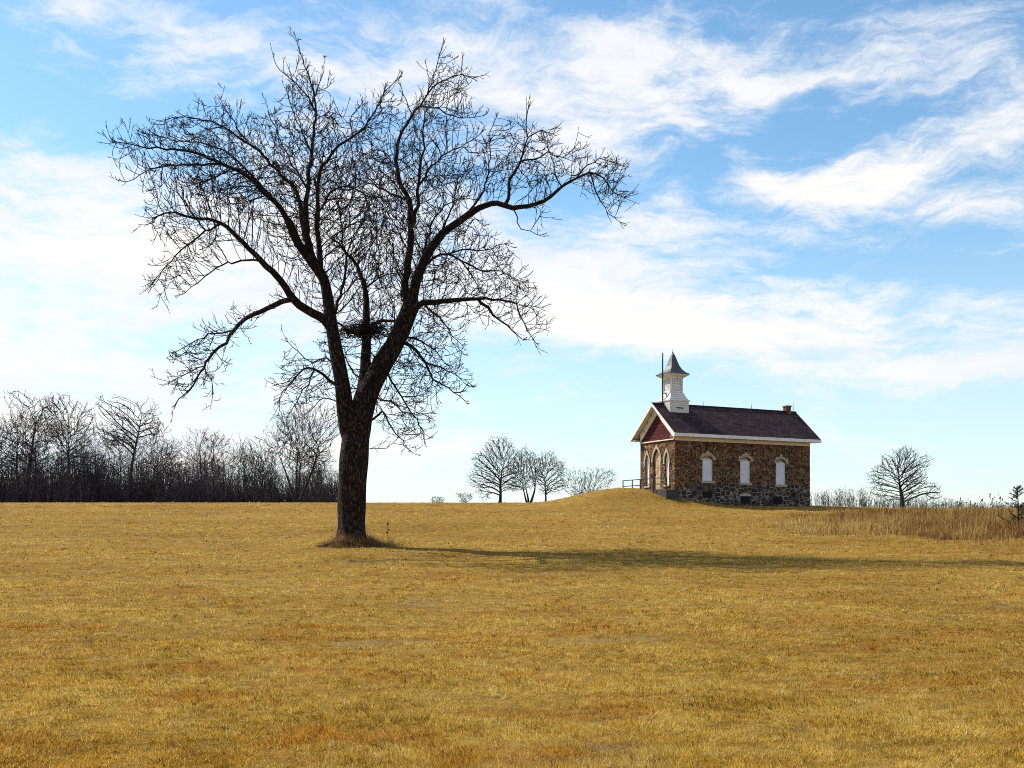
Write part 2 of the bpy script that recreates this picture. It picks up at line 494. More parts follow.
    # densify so that the bark lumps read
    def dens(p, r, k=4, extra=None):
        t = np.linspace(0, len(p)-1, (len(p)-1)*k+1); i = np.arange(len(p))
        res = np.stack([np.interp(t, i, p[:, c]) for c in range(3)], 1), np.interp(t, i, r)
        return res if extra is None else (*res, np.interp(t, i, extra))
    p, r, f2 = dens(pts, rad[ids], 4, fl)
    tr.add(p, r, 40, .075, 1, f2)
    for li, sd in ((LS, 2), (RS, 3)):
        ids = chains[li][0]; rr = rad[ids].copy(); rr[0] = rr[1]
        p, r = dens(loc(ids), rr, 3); tr.add(p, r, 28, .085, sd)
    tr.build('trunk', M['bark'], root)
    for li, (ids, r0) in enumerate(chains):
        if li in (T, LS, RS): continue
        t = Tubes(); rr = rad[ids].copy(); rr[0] = min(rr[0], rr[1]*1.25)
        if r0 > .1:
            p, r = dens(loc(ids), rr, 2); t.add(p, r, 14, .10, li)
        else: t.add(loc(ids), rr, 8, .04, li)
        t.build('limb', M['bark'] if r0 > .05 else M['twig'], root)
    # crown: chains of colonised twigs
    tw = Tubes()
    for ch in twig_chains(nlimb_nodes, n, PAR, kids, pr):
        rr = rad[ch].copy(); rr[0] = rr[1]; rr[-1] *= .7
        pts = loc(ch).copy()
        if len(pts) > 3: pts[1:-1] = .25*pts[:-2] + .5*pts[1:-1] + .25*pts[2:]
        tw.add(pts, rr, 3 if rr[0] < .02 else 5)
    # spur shoots, curving upward
    sp, sdr, sl_ = [], [], []
    def spray(k, m, dev, lo, hi):
        d0 = PA[k]-PA[PAR[k]]; d0 /= np.linalg.norm(d0)+1e-9
        o = PA[k]-survey(358, 330, D0); o /= np.linalg.norm(o)
        for q_ in range(m):
            d = d0 + .35*o + RNG.normal(0, dev, 3); d /= np.linalg.norm(d)
            sp.append(PA[k]-base); sdr.append(d); sl_.append(RNG.uniform(lo, hi))
    for i in range(nlimb_nodes, n):
        if not kids[i]: spray(i, 2, .42, .28, .60)
        elif rad[i] < .035 and RNG.uniform() < .20: spray(i, 1, .60, .28, .62)
    for ids, r0 in chains[4:]:
        for k in ids[len(ids)//3:]:
            if rad[k] < .07 and RNG.uniform() < .75: spray(k, 1, .60, .32, .70)
        spray(ids[-1], 3, .40, .12, .28)
    shoots(tw, np.array(sp), np.array(sdr), np.array(sl_), .0112, RNG, 2, .10, .055, .50)
    tw.build('crown', M['twig'], root)
    # dark tangle in the fork
    c = survey(362, 330, D0+.6)
    t = Tubes()
    for k in range(560):
        a = RNG.normal(0, 1, 3)*np.array([.40, .28, .13])
        d = RNG.normal(0, 1, 3)*np.array([1, 1, .45]); d /= np.linalg.norm(d)
        ln = RNG.uniform(.2, .55); pts = np.array([a-d*ln/2, a+RNG.normal(0, .03, 3), a+d*ln/2])
        t.add(pts, [.010, .013, .008], 3)
    ne = t.build('twig_nest', M['twig']); ne.location = tuple(c)
    tag(ne, 'dark tangle of twigs lodged in the inner fork of the lone tree', 'nest')

lone_tree()

# ------------------------------------------------------------------ smaller bare trees
def make_tree(name, at, rng, label, cat='tree', group=None, bark='far_bark', twig='far_twig', width=4.0, h=8.0, r0=.15,
              trunk=.7, low=.25, forks=1, att=900, lobes=.28, top=.60, rt=.0155, up=.10, spread=.28, shoot=.5, droop=0.0, blobs=None):
    """trunk to trunk*h, crown of half width width/2 from low*h to h, widest at top (fraction of crown height)"""
    P, PAR, R_ = [], [], []; att = int(att*2.6)
    lines = []
    for k in range(forks):
        d = np.array([0, 0, 1.0])
        if forks > 1:
            a = k*6.283/forks + rng.uniform(-.5, .5); d = np.array([math.cos(a)*spread, math.sin(a)*spread, 1]); d /= np.linalg.norm(d)
        m = 16; ids = []; b0 = min(.25, .15*h); p = np.array([0, 0, -b0]); th = b0+trunk*h*(1 if k == 0 else rng.uniform(.75, 1))
        for q in range(m+1):
            P.append(p.copy()); PAR.append(len(P)-2 if q else -1); R_.append(r0*(1-.85*q/m)*(1 if k == 0 else .8)); ids.append(len(P)-1)
            d = d + rng.normal(0, .035, 3) + np.array([0, 0, .05]); d /= np.linalg.norm(d); p = p + d*th/m
        lines.append(ids)
    first = len(P)
    # cloud of points: lobed, widest partway up
    A = []; ph = rng.uniform(0, 6.28, 6)
    zl = low*h
    if blobs is None:
        blobs = []
        for k in range(9):
            t = rng.uniform(.12, .92); prof = (t/top)**.6 if t < top else math.sqrt(max(0, 1-((t-top)/(1-top))**2))
            a = k*2.4+rng.uniform(-.6, .6); q = prof*rng.uniform(.45, .80)*width/2; rb = width*rng.uniform(.15, .25)
            blobs.append((math.cos(a)*q, math.sin(a)*q, min(zl+t*(h-zl), h-rb*.6), rb))
        blobs.append((0, 0, h-width*.2, width*.2)); blobs.append((0, 0, zl+.45*(h-zl), width*.25))
    B = np.array(blobs); wv = B[:, 3]**3; wv /= wv.sum()
    while len(A) < att:
        k = rng.choice(len(B), p=wv); v = rng.normal(0, 1, 3); v /= np.linalg.norm(v); q = B[k, :3]+v*B[k, 3]*rng.uniform(0, 1)**.4
        if q[2] < .07*h or q[2] > h: continue
        A.append(q)
    A = np.array(A)
    sp = ((width/2)**2*(h-zl)*2.2/att)**(1/3)
    start = [i for ids in lines for i in ids if P[i][2] > low*h*.75]
    colonise(P, PAR, A, start, sp*.55, sp*7, sp*.85, up, .8, .14, rng, first, 90, np.array([0, 0, zl*.6]), .45)
    n = len(P); PA = np.array(P)
    kids = [[] for _ in range(n)]
    for i in range(n):
        if PAR[i] >= 0: kids[PAR[i]].append(i)
    rad = np.zeros(n)
    for i in range(n-1, first-1, -1): rad[i] = max(rt, sum(rad[k]**2.3 for k in kids[i])**(1/2.3))
    rad[:first] = R_
    for i in range(first, n): rad[i] = min(rad[i], rad[PAR[i]]*.85 if PAR[i] < first else rad[PAR[i]])
    root = empty(name, at); tag(root, label, cat, group)
    t = Tubes()
    for ids in lines:
        z = PA[ids][:, 2]; t.add(PA[ids], rad[ids]*(1+.6*np.clip(1-(z+.25)/(.1*h), 0, 1)), 8, .06, 1)
    t.build('trunk', M[bark], root)
    t = Tubes()
    for ch in twig_chains(first, n, PAR, kids, rad):
        rr = rad[ch].copy(); rr[0] = rr[1]; pts = PA[ch].copy()
        if len(pts) > 3: pts[1:-1] = .25*pts[:-2]+.5*pts[1:-1]+.25*pts[2:]
        t.add(pts, rr, 5 if rr[0] > .05 else 3)
    lf = [i for i in range(first, n) if not kids[i] or rng.uniform() < .12]
    if shoot and lf:
        d = np.array([PA[i]-PA[PAR[i]] for i in lf]); d /= np.linalg.norm(d, axis=1)[:, None]
        shoots(t, PA[lf], d, rng.uniform(.5, 1.2, len(lf))*shoot, rt*.85, rng, 1, .16, .2, .5)
    t.build('crown', M[twig], root)
    return root

def copy_tree(o, loc, rz, s, label=None, group=None, parent=None):
    c = o.copy(); COL.objects.link(c)
    c.location = loc; c.rotation_euler = (0, 0, rz); c.scale = s
    if label: c['label'] = label
    if group: c['group'] = group
    for ch in [x for x in o.children]:
        k = ch.copy(); COL.objects.link(k); k.parent = c
    return c

def stand(u, d, dz=-.1):
    x = (u-CX)/F*d
    return np.array([x, d, float(H(x, d))+dz])

def height_for(u, v_top, d, dz=-.1): return EYE+(HY-v_top)/F*d - stand(u, d, dz)[2]

def rg(s): return np.random.default_rng(s)

# the wood edge: the trees one can tell apart
def edge_tree(u, vtop, d, seed, label, wpx, **kw):
    kw.setdefault('rt', .022)
    return make_tree('bare_tree', stand(u, d), rg(seed), label, h=height_for(u, vtop, d), width=wpx*d/F, group='tall trees of the wood edge', **kw)
edge_tree(20, 389, 99, 11, 'tallest leafless tree of the dark wood edge, farthest from the lone tree', 74, r0=.20, trunk=.80, low=.34, att=800, forks=2, spread=.2)
edge_tree(67, 398, 100, 12, 'round topped leafless tree in the wood between the tallest tree and the open rounded one', 58, r0=.19, trunk=.62, low=.40, att=700, forks=1)
edge_tree(128, 399, 98.5, 13, 'leafless tree with straight trunk and open rounded top rising clear of the wood edge', 66, r0=.20, trunk=.86, low=.40, att=650, lobes=.15)
edge_tree(160, 425, 101, 14, 'low leaning leafless tree beside the open rounded one in the wood edge', 44, r0=.15, trunk=.6, low=.35, att=500)
edge_tree(252, 439, 100, 15, 'small spreading leafless tree next to the vase shaped tree in the wood edge', 62, r0=.14, trunk=.5, low=.25, att=600, forks=3, spread=.5, top=.75)
edge_tree(297, 405, 97, 16, 'wide vase shaped leafless tree of the wood edge, closest to the lone trunk', 98, r0=.17, trunk=.66, low=.30, att=1500, forks=4, spread=.42, top=.74, lobes=.15, shoot=.7)

# the many slimmer trees of the wood
protos = [(7.2, 3.6), (6.6, 4.2), (7.6, 3.4), (6.0, 4.6)]
wood = []
us = np.linspace(-190, 336, 48)
for k, u in enumerate(us):
    u += RNG.uniform(-5, 5)
    d = RNG.uniform(101, 113)
    top = np.interp(u, [-150, 0, 60, 120, 190, 240, 290, 340], [412, 418, 424, 432, 440, 448, 450, 462]) + RNG.uniform(-6, 16)
    hh, w = protos[k % 4]
    lab = 'slender leafless tree packed among its neighbours in the long dark wood edge'
    grp = 'slender trees massed in the wood'
    if k < 4:
        o = make_tree('bare_tree', stand(u, d), rg(40+k), lab, group=grp, width=w, h=hh, r0=.10, trunk=.7, low=.2, att=420, forks=1+k % 2, bark='far_bark', twig='far_twig')
        wood.append(o)
    else:
        o = copy_tree(wood[k % 4], tuple(stand(u, d)), 0, (1, 1, 1), lab, grp)
    q = height_for(u, top-4, d)/hh
    o.scale = (q, q, q); o.rotation_euler = (0, 0, RNG.uniform(0, 6.28))

# clump beyond the crest
def crest_tree(name, u, vtop, d, seed, label, wpx, cat='tree', **kw):
    cl = kw.pop('clumps', None)
    if cl:
        r2 = rg(seed+100); z0 = stand(u, d)[2]
        kw['blobs'] = [((cu-u)/F*d, r2.uniform(-.5, .5)*wpx*.35*d/F, EYE+(HY-cv)/F*d-z0, cr/F*d) for cu, cv, cr in cl]
    kw.setdefault('rt', .0175); kw['att'] = int(kw['att']*1.7)
    return make_tree(name, stand(u, d), rg(seed), label, cat=cat, h=height_for(u, vtop, d), width=wpx*d/F, bark='far_bark', twig='crest_twig', **kw)
M['crest_twig'] = simple_mat('crest_twig', (.030, .024, .024), .95, .4, 1.2)
GRP = 'three bare trees on the crest'
crest_tree('bare_tree', 500, 438, 98, 21, 'tallest of three dense leafless trees standing together on the crest, nearest the lone tree', 64, r0=.17, trunk=.55, low=.18, att=1100, group=GRP, shoot=.40, clumps=[(499,451,14),(486,463,13),(479,479,11),(509,461,13),(496,474,15),(514,474,10),(486,492,9),(507,486,8)])
crest_tree('bare_tree', 529, 450, 100, 22, 'middle one of three leafless trees on the crest, with a low forking trunk', 48, r0=.15, trunk=.5, low=.2, att=800, forks=3, spread=.35, group=GRP, shoot=.40, clumps=[(526,460,11),(519,471,12),(535,469,11),(515,484,9),(528,480,10)])
crest_tree('bare_tree', 546, 454, 102, 23, 'slimmest of three leafless trees standing together on the crest, nearest the mound', 42, r0=.11, trunk=.6, low=.2, att=700, group=GRP, shoot=.40, clumps=[(547,463,10),(556,470,9),(542,477,10),(558,485,8),(547,488,9)])
crest_tree('bare_bush', 586, 472, 96, 24, 'broad low leafless bush between the three crest trees and the mound', 52, cat='bush', r0=.08, trunk=.55, low=.12, att=420, forks=6, spread=.8, top=.7, shoot=.42, lobes=.1)
crest_tree('bare_bush', 437, 498, 94, 25, 'tiny leafless shrub alone on the skyline just beyond the lone tree', 14, cat='bush', r0=.03, trunk=.5, low=.1, att=110, forks=4, spread=.6, shoot=.2, rt=.014)
crest_tree('bare_bush', 464, 494, 94, 26, 'small dense leafless shrub on the skyline beside the tallest crest tree', 17, cat='bush', r0=.04, trunk=.5, low=.1, att=180, forks=4, spread=.6, shoot=.2, rt=.014)
crest_tree('bare_tree', 903, 448, 98, 31, 'spreading dense leafless tree on the skyline beyond the stone chapel', 78, r0=.27, trunk=.55, low=.12, att=1300, shoot=.40, up=.06, clumps=[(906,460,13),(891,466,11),(879,475,9),(918,465,9),(903,475,15),(885,488,10),(921,484,11),(933,493,9),(911,494,9),(894,497,7)])

# ------------------------------------------------------------------ brush masses
def brush_mass(name, label, urange, drange, topf, n, mat, seed, twigs=7, lo=.45, hi=1.05, rs=.028, rtw=.012):
    rng = rg(seed); t = Tubes()
    u = rng.uniform(*urange, n); d = rng.uniform(*drange, n)
    x = (u-CX)/F*d; z = H(x, d)-.1
    h = np.maximum(.3, (EYE+(HY-topf(u))/F*d - z)*rng.uniform(lo, hi, n))
    zz = np.linspace(0, 1, 5)[None, :]
    ln = rng.normal(0, .10, (n, 2))
    pts = np.stack([x[:, None]+ln[:, :1]*h[:, None]*zz+rng.normal(0, .05, (n, 5))*zz, d[:, None]+ln[:, 1:]*h[:, None]*zz+rng.normal(0, .05, (n, 5))*zz, z[:, None]+h[:, None]*zz], 2)
    t.add_batch(pts, np.linspace(rs, rs*.4, 5)[None, :]*rng.uniform(.7, 1.3, (n, 1)), 3)
    for j in range(twigs):
        f = rng.uniform(.06, .99, n)*4; i = np.minimum(f.astype(int), 3); w = (f-i)[:, None]; k = np.arange(n)
        a = pts[k, i]*(1-w)+pts[k, i+1]*w; f = f/4
        az = rng.uniform(0, 6.28, n); L = (h*rng.uniform(.10, .32, n)*(1.15-.6*f))[:, None]
        e = np.stack([np.cos(az)*.7, np.sin(az)*.7, rng.uniform(.3, 1.1, n)], 1)
        b = a+e*L*.5+rng.normal(0, .03, (n, 3)); c = b+(e+np.array([0, 0, .25]))*L*.5+rng.normal(0, .04, (n, 3))
        t.add_batch(np.stack([a, b, c], 1), np.tile([rtw*1.2, rtw, rtw*.8], (n, 1)), 3)
        for q in range(2):
            e2 = e*.6+rng.normal(0, .5, (n, 3)); wq = a+(c-a)*rng.uniform(.3, .9, (n, 1))
            t.add_batch(np.stack([wq, wq+e2*L*.4], 1), np.tile([rtw*.9, rtw*.7], (n, 1)), 3)
    o = t.build(name, M[mat], None, smooth=False)
    return tag(o, label, 'thicket', kind='stuff')
topl = lambda u: 5*np.sin(u*.11+1)+4*np.sin(u*.27)+3*np.sin(u*.043+2) + np.interp(u, [-200, 0, 60, 120, 190, 240, 300, 345, 360], [453, 456, 455, 457, 461, 465, 468, 476, 485])
brush_mass('thicket', 'dense dark leafless undergrowth filling the foot of the long wood', (-210, 344), (97.5, 116), topl, 3800, 'brush', 51, 7, .30, 1.12)
low_l = lambda u: topl(u)+22
brush_mass('thicket', 'low dark scrub choking the ground under the wood edge', (-210, 343), (98, 122), low_l, 6500, 'brush', 53, 6, .35, 1.0, .03, .016)
M['grey_brush'] = simple_mat('grey_brush', (.12, .10, .092), .95, .5, .6)
topr = lambda u: np.interp(u, [805, 830, 850, 865, 890, 940, 975, 1040, 1180], [493, 490, 488, 490, 495, 498, 502, 503, 501])
brush_mass('brush_row', 'grey leafless brush in a low row on the skyline between chapel and spreading tree', (806, 1180), (95, 102), topr, 900, 'grey_brush', 52, 5, rs=.018, rtw=.010)

# ------------------------------------------------------------------ ground
def geo(a, b, n): return np.geomspace(a, b, n)
gx = np.concatenate([-geo(55, 4500, 22)[::-1], np.arange(-54.4, 54.5, .6), geo(55, 4500, 22)])
gy = np.concatenate([-geo(12, 600, 12)[::-1], np.arange(-11.5, 130, .5), geo(130, 4900, 26)])
X, Y = np.meshgrid(gx, gy)
Z = H(X, Y)
vv = np.stack([X.ravel(), Y.ravel(), Z.ravel()], 1)
nx, ny = len(gx), len(gy)
i, j = np.meshgrid(np.arange(nx-1), np.arange(ny-1)); k0 = (j*nx+i).ravel()
ground_me = np_mesh('ground', vv, np.stack([k0, k0+1, k0+nx+1, k0+nx], 1), True)

def straw_field(g, pos):
    """patchy tone of the dry sward: real patches of differently coloured grass"""
    big = g.noise(g.mapping(pos, (.10, .16, .1)), 1.0, 5, .6).outputs[0]
    mid = g.noise(g.mapping(pos, (.55, .9, .5)), 1.0, 5, .65).outputs[0]
    mow = g.noise(g.mapping(pos, (.05, 1.1, .1), (0, 0, .10)), 1.0, 4, .6).outputs[0]
    mow2 = g.noise(g.mapping(pos, (.035, 2.4, .1), (0, 0, -.06)), 1.0, 3, .5).outputs[0]
    mow = g.math('ADD', g.math('MULTIPLY', mow, .55), g.math('MULTIPLY', mow2, .45))
    grey = g.noise(g.mapping(pos, (.33, .5, .3), loc=(7, 3, 0)), 1.0, 4, .6).outputs[0]
    return big, mid, mow, grey

m, nt, out = new_mat('ground'); g = G(nt)
pos = g.n('ShaderNodeNewGeometry').outputs['Position']
big, mid, mow, grey = straw_field(g, pos)
fine = g.noise(g.mapping(pos, (9, 13, 9)), 1.0, 6, .7).outputs[0]
clump = g.noise(g.mapping(pos, (2.6, 4.2, 3)), 1.0, 5, .7).outputs[0]
c = g.mix(g.smooth(big, .35, .65), (.225, .130, .026), (.295, .178, .037))
c = g.mix(g.math('MULTIPLY', g.smooth(mid, .45, .7), .6), c, (.25, .115, .018))
c = g.mix(g.math('MULTIPLY', g.smooth(mow, .52, .72), .55), c, (.42, .28, .085))
c = g.mix(g.math('MULTIPLY', g.smooth(mow, .46, .28), .60), c, (.15, .075, .016))
c = g.mix(g.math('MULTIPLY', g.smooth(grey, .60, .74), .5), c, (.24, .18, .10))
c = g.mix(g.math('MULTIPLY', g.smooth(clump, .55, .30), .65), c, (.085, .045, .012))
c = g.mix(g.math('MULTIPLY', g.smooth(fine, .5, .75), .5), c, (.46, .31, .10))
hgt = g.math('ADD', g.math('MULTIPLY', clump, 1.0), g.math('MULTIPLY', fine, .5))
principled(g, out, c, .95, hgt, .12, 1.0, .05)
ground = link_mesh('ground', ground_me, m)
tag(ground, kind='structure')

# ------------------------------------------------------------------ grass
def grass_mat(name, tones, trans=.35, patch=True):
    m, nt, out = new_mat(name); g = G(nt)
    tone = g.n('ShaderNodeAttribute', attribute_name='tone').outputs['Fac']
    c = g.ramp(tone, tones)
    if patch:
        pos = g.n('ShaderNodeNewGeometry').outputs['Position']
        big, mid, mow, grey = straw_field(g, pos)
        c = g.mix(g.math('MULTIPLY', g.smooth(mid, .50, .66), .85), c, g.mix(1.0, c, (.90, .66, .48), 'MULTIPLY'))
        c = g.mix(g.math('MULTIPLY', g.smooth(mow, .46, .34), .7), c, g.mix(1.0, c, (.55, .48, .50), 'MULTIPLY'))
        c = g.mix(g.math('MULTIPLY', g.smooth(big, .55, .36), .7), c, g.mix(1.0, c, (.80, .70, .55), 'MULTIPLY'))
        c = g.mix(g.math('MULTIPLY', g.smooth(grey, .60, .74), .55), c, (.40, .31, .19))
    d = g.n('ShaderNodeBsdfDiffuse', inp={'Color': c}); t = g.n('ShaderNodeBsdfTranslucent', inp={'Color': c})
    mx = g.n('ShaderNodeMixShader', inp={0: trans, 1: d.outputs[0], 2: t.outputs[0]})
    nt.links.new(mx.outputs[0], out.inputs[0])
    return m

def vnoise(x, y, s, seed):
    """cheap smooth value noise"""
    rng = np.random.default_rng(seed); tab = rng.uniform(0, 1, (256, 256))
    x = x*s; y = y*s; xi = np.floor(x).astype(int); yi = np.floor(y).astype(int); fx = x-xi; fy = y-yi
    fx = fx*fx*(3-2*fx); fy = fy*fy*(3-2*fy)
    a = tab[xi % 256, yi % 256]; b = tab[(xi+1) % 256, yi % 256]; c2 = tab[xi % 256, (yi+1) % 256]; d = tab[(xi+1) % 256, (yi+1) % 256]
    return (a*(1-fx)+b*fx)*(1-fy) + (c2*(1-fx)+d*fx)*fy

def blades(name, p, length, width, tone, lean, yaw, mat, parent=None, bend=True):
    n = len(p)
    side = np.stack([-np.sin(yaw+1.57+RNG.uniform(-1.2, 1.2, n)), np.cos(yaw+1.57+RNG.uniform(-1.2, 1.2, n)), np.zeros(n)], 1)
    side /= np.linalg.norm(side, axis=1)[:, None]
    d = np.stack([np.cos(yaw), np.sin(yaw), np.zeros(n)], 1)
    up = np.array([0, 0, 1.0])
    w = (width*.5)[:, None]; L = length[:, None]
    if bend:
        mid = p + L*.55*(np.sin(lean*.55)[:, None]*d + np.cos(lean*.55)[:, None]*up)
        tip = mid + L*.5*(np.sin(np.minimum(lean*1.5, 1.9))[:, None]*d + np.cos(np.minimum(lean*1.5, 1.9))[:, None]*up)
        v = np.stack([p-w*side, p+w*side, mid+w*.8*side, mid-w*.8*side, tip], 1).reshape(-1, 3)
        b = np.arange(n)[:, None]*5
        tri = np.concatenate([b+np.array([0, 1, 2]), b+np.array([0, 2, 3]), b+np.array([3, 2, 4])])
        k = 5
    else:
        tip = p + L*(np.sin(lean)[:, None]*d + np.cos(lean)[:, None]*up)
        v = np.stack([p-w*side, p+w*side, tip], 1).reshape(-1, 3)
        tri = np.arange(n*3).reshape(-1, 3); k = 3
    me = np_mesh(name, v, tri)
    at = me.attributes.new('tone', 'FLOAT', 'POINT')
    at.data.foreach_set('value', np.repeat(tone, k).astype(np.float32))
    return link_mesh(name, me, mat, parent)

# sightline sampling gives each distance the density it needs; extra width either side for other viewpoints
def field_points(n, dmin, dmax, margin=170):
    dd = np.linspace(dmin, dmax, 4000)
    vrow = HY - (profile(dd)-EYE)*F/dd
    dens = np.maximum(np.abs(np.gradient(vrow, dd)), .12*F*1.6/dd**2)
    cdf = np.cumsum(dens); cdf /= cdf[-1]
    d = np.interp(RNG.uniform(0, 1, n), cdf, dd)
    u = RNG.uniform(-margin, 1024+margin, n)
    return (u-CX)/F*d, d

def keep_clear(x, y):
    """no lawn inside the chapel footprint"""
    c, s = math.cos(R(27)), math.sin(R(27)); dx, dy = x-11.1, y-75
    a, b = dx*c+dy*s, -dx*s+dy*c
    return ~((a > -1.0) & (a < 12.1) & (b > -.05) & (b < 4.4))

M['grass'] = grass_mat('grass', [(0, (.10, .050, .012)), (.3, (.43, .228, .026)), (.6, (.69, .46, .070)), (.85, (.76, .56, .16)), (1, (.76, .60, .24))], .4)
NT = 210000
tx_, ty_ = field_points(NT, 5.4, 92)
ok = keep_clear(tx_, ty_); tx_, ty_ = tx_[ok], ty_[ok]; NT = len(tx_)
vis = .60 + .25*vnoise(tx_, ty_, 1.3, 4) + .85*(vnoise(tx_, ty_, 7.0, 5)-.5); vis = np.maximum(vis, .12)
patch_dir = 6.28*vnoise(tx_, ty_, .30, 6) + 3*(vnoise(tx_, ty_, 1.9, 8)-.5)
t_tone = .50 + RNG.normal(0, .27, NT) + .34*(vnoise(tx_, ty_, 3.4, 9)-.5) + .24*(vnoise(tx_, ty_, .9, 10)-.5)
t_lean = np.clip(RNG.normal(1.0, .30, NT), .05, 1.5); t_dir = patch_dir + RNG.normal(0, .8, NT)
t_h = vis*RNG.uniform(.6, 1.35, NT)
NB = 6; idx = np.repeat(np.arange(NT), NB); n = len(idx)
rad_ = (.012 + .0011*ty_)[idx]
x = tx_[idx] + RNG.normal(0, 1, n)*rad_; y = ty_[idx] + RNG.normal(0, 1, n)*rad_
z = H(x, y)
L = (.036 + .021*RNG.uniform(0, 1, n))*t_h[idx]*(1 + y/70)
W = np.maximum(.0058, .75*y/F)*RNG.uniform(.6, 1.3, n)
yaw = t_dir[idx] + RNG.normal(0, .75, n)
lean = np.clip(t_lean[idx] + RNG.normal(0, .3, n), 0, 1.5)
tone = np.clip(t_tone[idx] + RNG.normal(0, .10, n), 0, 1)
gr = blades('grass', np.stack([x, y, z-.004], 1), L, W, tone, lean, yaw, M['grass'], bend=False)
tag(gr, 'short mown straw coloured grass covering the field', 'grass', kind='stuff')

# tall dry prairie grass at the right
M['tall_grass'] = grass_mat('tall_grass', [(0, (.10, .045, .026)), (.35, (.27, .140, .050)), (.65, (.50, .320, .085)), (1, (.70, .53, .22))], .4, False)
def prairie(n):
    y = RNG.uniform(36, 72, n); x = RNG.uniform(6, 46, n)
    wob = 1.4*(vnoise(x, y, .45, 14)-.5) + .8*(vnoise(x, y, 1.6, 15)-.5)
    front = np.interp(x, [8, 12, 17, 22, 46], [50, 44.5, 39.5, 38, 37]) + wob*1.6
    left = np.interp(y, [36, 44, 50, 60, 72], [14, 11.2, 10.6, 14.5, 20]) + wob*2.0
    ok = (y > front) & (x > left)
    return x[ok], y[ok], (y-front)[ok], (x-left)[ok]
x, y, inn, inl = prairie(260000); n = len(x)
rise = sstep(inl, 0, 9)*.75 + .25
dens = vnoise(x, y, .9, 16)*.6 + vnoise(x, y, 2.6, 17)*.4
kp = RNG.uniform(0, 1, n) < np.clip((dens-.30)*2.6, .06, 1)*sstep(inl, -.5, 4)
x, y, rise, dens, innk = x[kp], y[kp], rise[kp], dens[kp], inn[kp]; n = len(x)
L = (.20 + .42*rise)*RNG.uniform(.35, 1.25, n)*(.30+1.05*dens)*(.30+.70*sstep(innk, 0, 7))
W = .018*RNG.uniform(.5, 1.3, n)
tone = np.clip(.52 - .14*sstep(x, 12, 20) + RNG.normal(0, .27, n) + .5*(vnoise(x, y, .6, 18)-.5) + .35*(vnoise(x, y, 2.2, 19)-.5), 0, 1)
tg = blades('tall_grass', np.stack([x, y, H(x, y)-.01], 1), L, W, tone, np.clip(RNG.normal(.35, .38, n), 0, 1.4), RNG.uniform(0, 6.28, n), M['tall_grass'])
tag(tg, 'tall uncut golden brown prairie grass at the right side of the field', 'tall grass', kind='stuff')

# weeds standing out of it
M['weed'] = simple_mat('weed', (.10, .062, .035), .95, .4, 5)
def weed(name, at, h, rng, label, group=None, cat='weed', parent=None, heads=5):
    root = empty(name, at); tag(root, label, cat, group)
    t = Tubes(); heads_ = []
    b = rng.normal(0, .04, 2)*h
    zz = np.linspace(0, 1, 6)
    pts = np.stack([b[0]*zz**2*3, b[1]*zz**2*3, zz*h], 1)
    t.add(pts, np.linspace(.013, .007, 6), 4)
    def head(p, r):
        q = np.array([p+np.array([0, 0, k*r*.8]) for k in (-.6, -.2, .4, 1.2, 2.0, 2.6)])
        hd = Tubes(); hd.add(q, np.array([.3, 1, 1.15, .9, .5, .1])*r*.6, 6, .25, int(rng.integers(99))); heads_.append(hd)
    head(pts[-1], .045)
    for k in range(heads):
        f = rng.uniform(.45, .95); a = np.array([np.interp(f, zz, pts[:, c]) for c in range(3)])
        az = rng.uniform(0, 6.28); e = np.array([math.cos(az)*.6, math.sin(az)*.6, 1.0])*rng.uniform(.08, .2)*h
        t.add(np.array([a, a+e*.55+np.array([0, 0, -.01]), a+e]), [.006, .005, .004], 3)
        head(a+e, rng.uniform(.02, .034))
    t.build('stem', M['weed'], root)
    for hd in heads_: hd.build('seed_head', M['weed'], root)
    return root
wl = 'dry brown weed stalk with seed heads standing above the tall grass'
w0 = None
for k, (u, vt, d) in enumerate(((957, 499, 55), (970, 502, 56), (979, 500, 58), (985, 501, 57), (994, 495, 54), (1001, 500, 56), (1003, 498, 55), (998, 502, 59), (943, 503, 58), (925, 504, 60), (912, 503, 58), (934, 505, 57), (886, 506, 52), (842, 508, 50), (966, 503, 52), (1040, 499, 54), (1052, 502, 57), (1075, 498, 53))):
    at = stand(u, d, -.02); h = height_for(u, vt, d, -.02)
    if k < 4:
        o = weed('weed_stalk', at, h, rg(80+k), wl, 'weed stalks in the tall grass'); o['h0'] = h
        if k == 0: w0 = []
        w0.append((o, h))
    else:
        src, h0 = w0[k % 4]
        s = h/h0; o = copy_tree(src, tuple(at), RNG.uniform(0, 6.28), (s, s, s))
    if 'h0' in o: del o['h0']
weed('weed_stalk', stand(388, 37.5, -.02), .78, rg(97), 'single dry weed stalk rising just right of the lone trunk foot', heads=4)

# brown grass round the trunk foot
tx, ty = TREE_BASE[0], TREE_BASE[1]
n = 7500
a = RNG.uniform(0, 6.28, n); r = .35 + np.abs(RNG.normal(0, .42, n))
x = tx + .10 + np.cos(a)*r*1.15 + (RNG.uniform(0, 1, n) < .22)*RNG.uniform(0, .8, n); y = ty - .1 + np.sin(a)*r*.8
fall = np.exp(-((r-.3)/.5)**2)
L = (.08+.42*fall)*RNG.uniform(.25, 1.25, n)*(.35+1.1*vnoise(x+50, y, 3.2, 33))
M['foot_grass'] = grass_mat('foot_grass', [(0, (.09, .050, .030)), (.4, (.24, .135, .065)), (.8, (.40, .25, .10)), (1, (.55, .40, .20))], .4, False)
fg = blades('foot_grass', np.stack([x, y, H(x, y)-.01], 1), L, .012*RNG.uniform(.5, 1.3, n), np.clip(RNG.normal(.42, .24, n), 0, 1), np.clip(RNG.normal(.45, .35, n), 0, 1.4), a + RNG.normal(0, .6, n), M['foot_grass'])
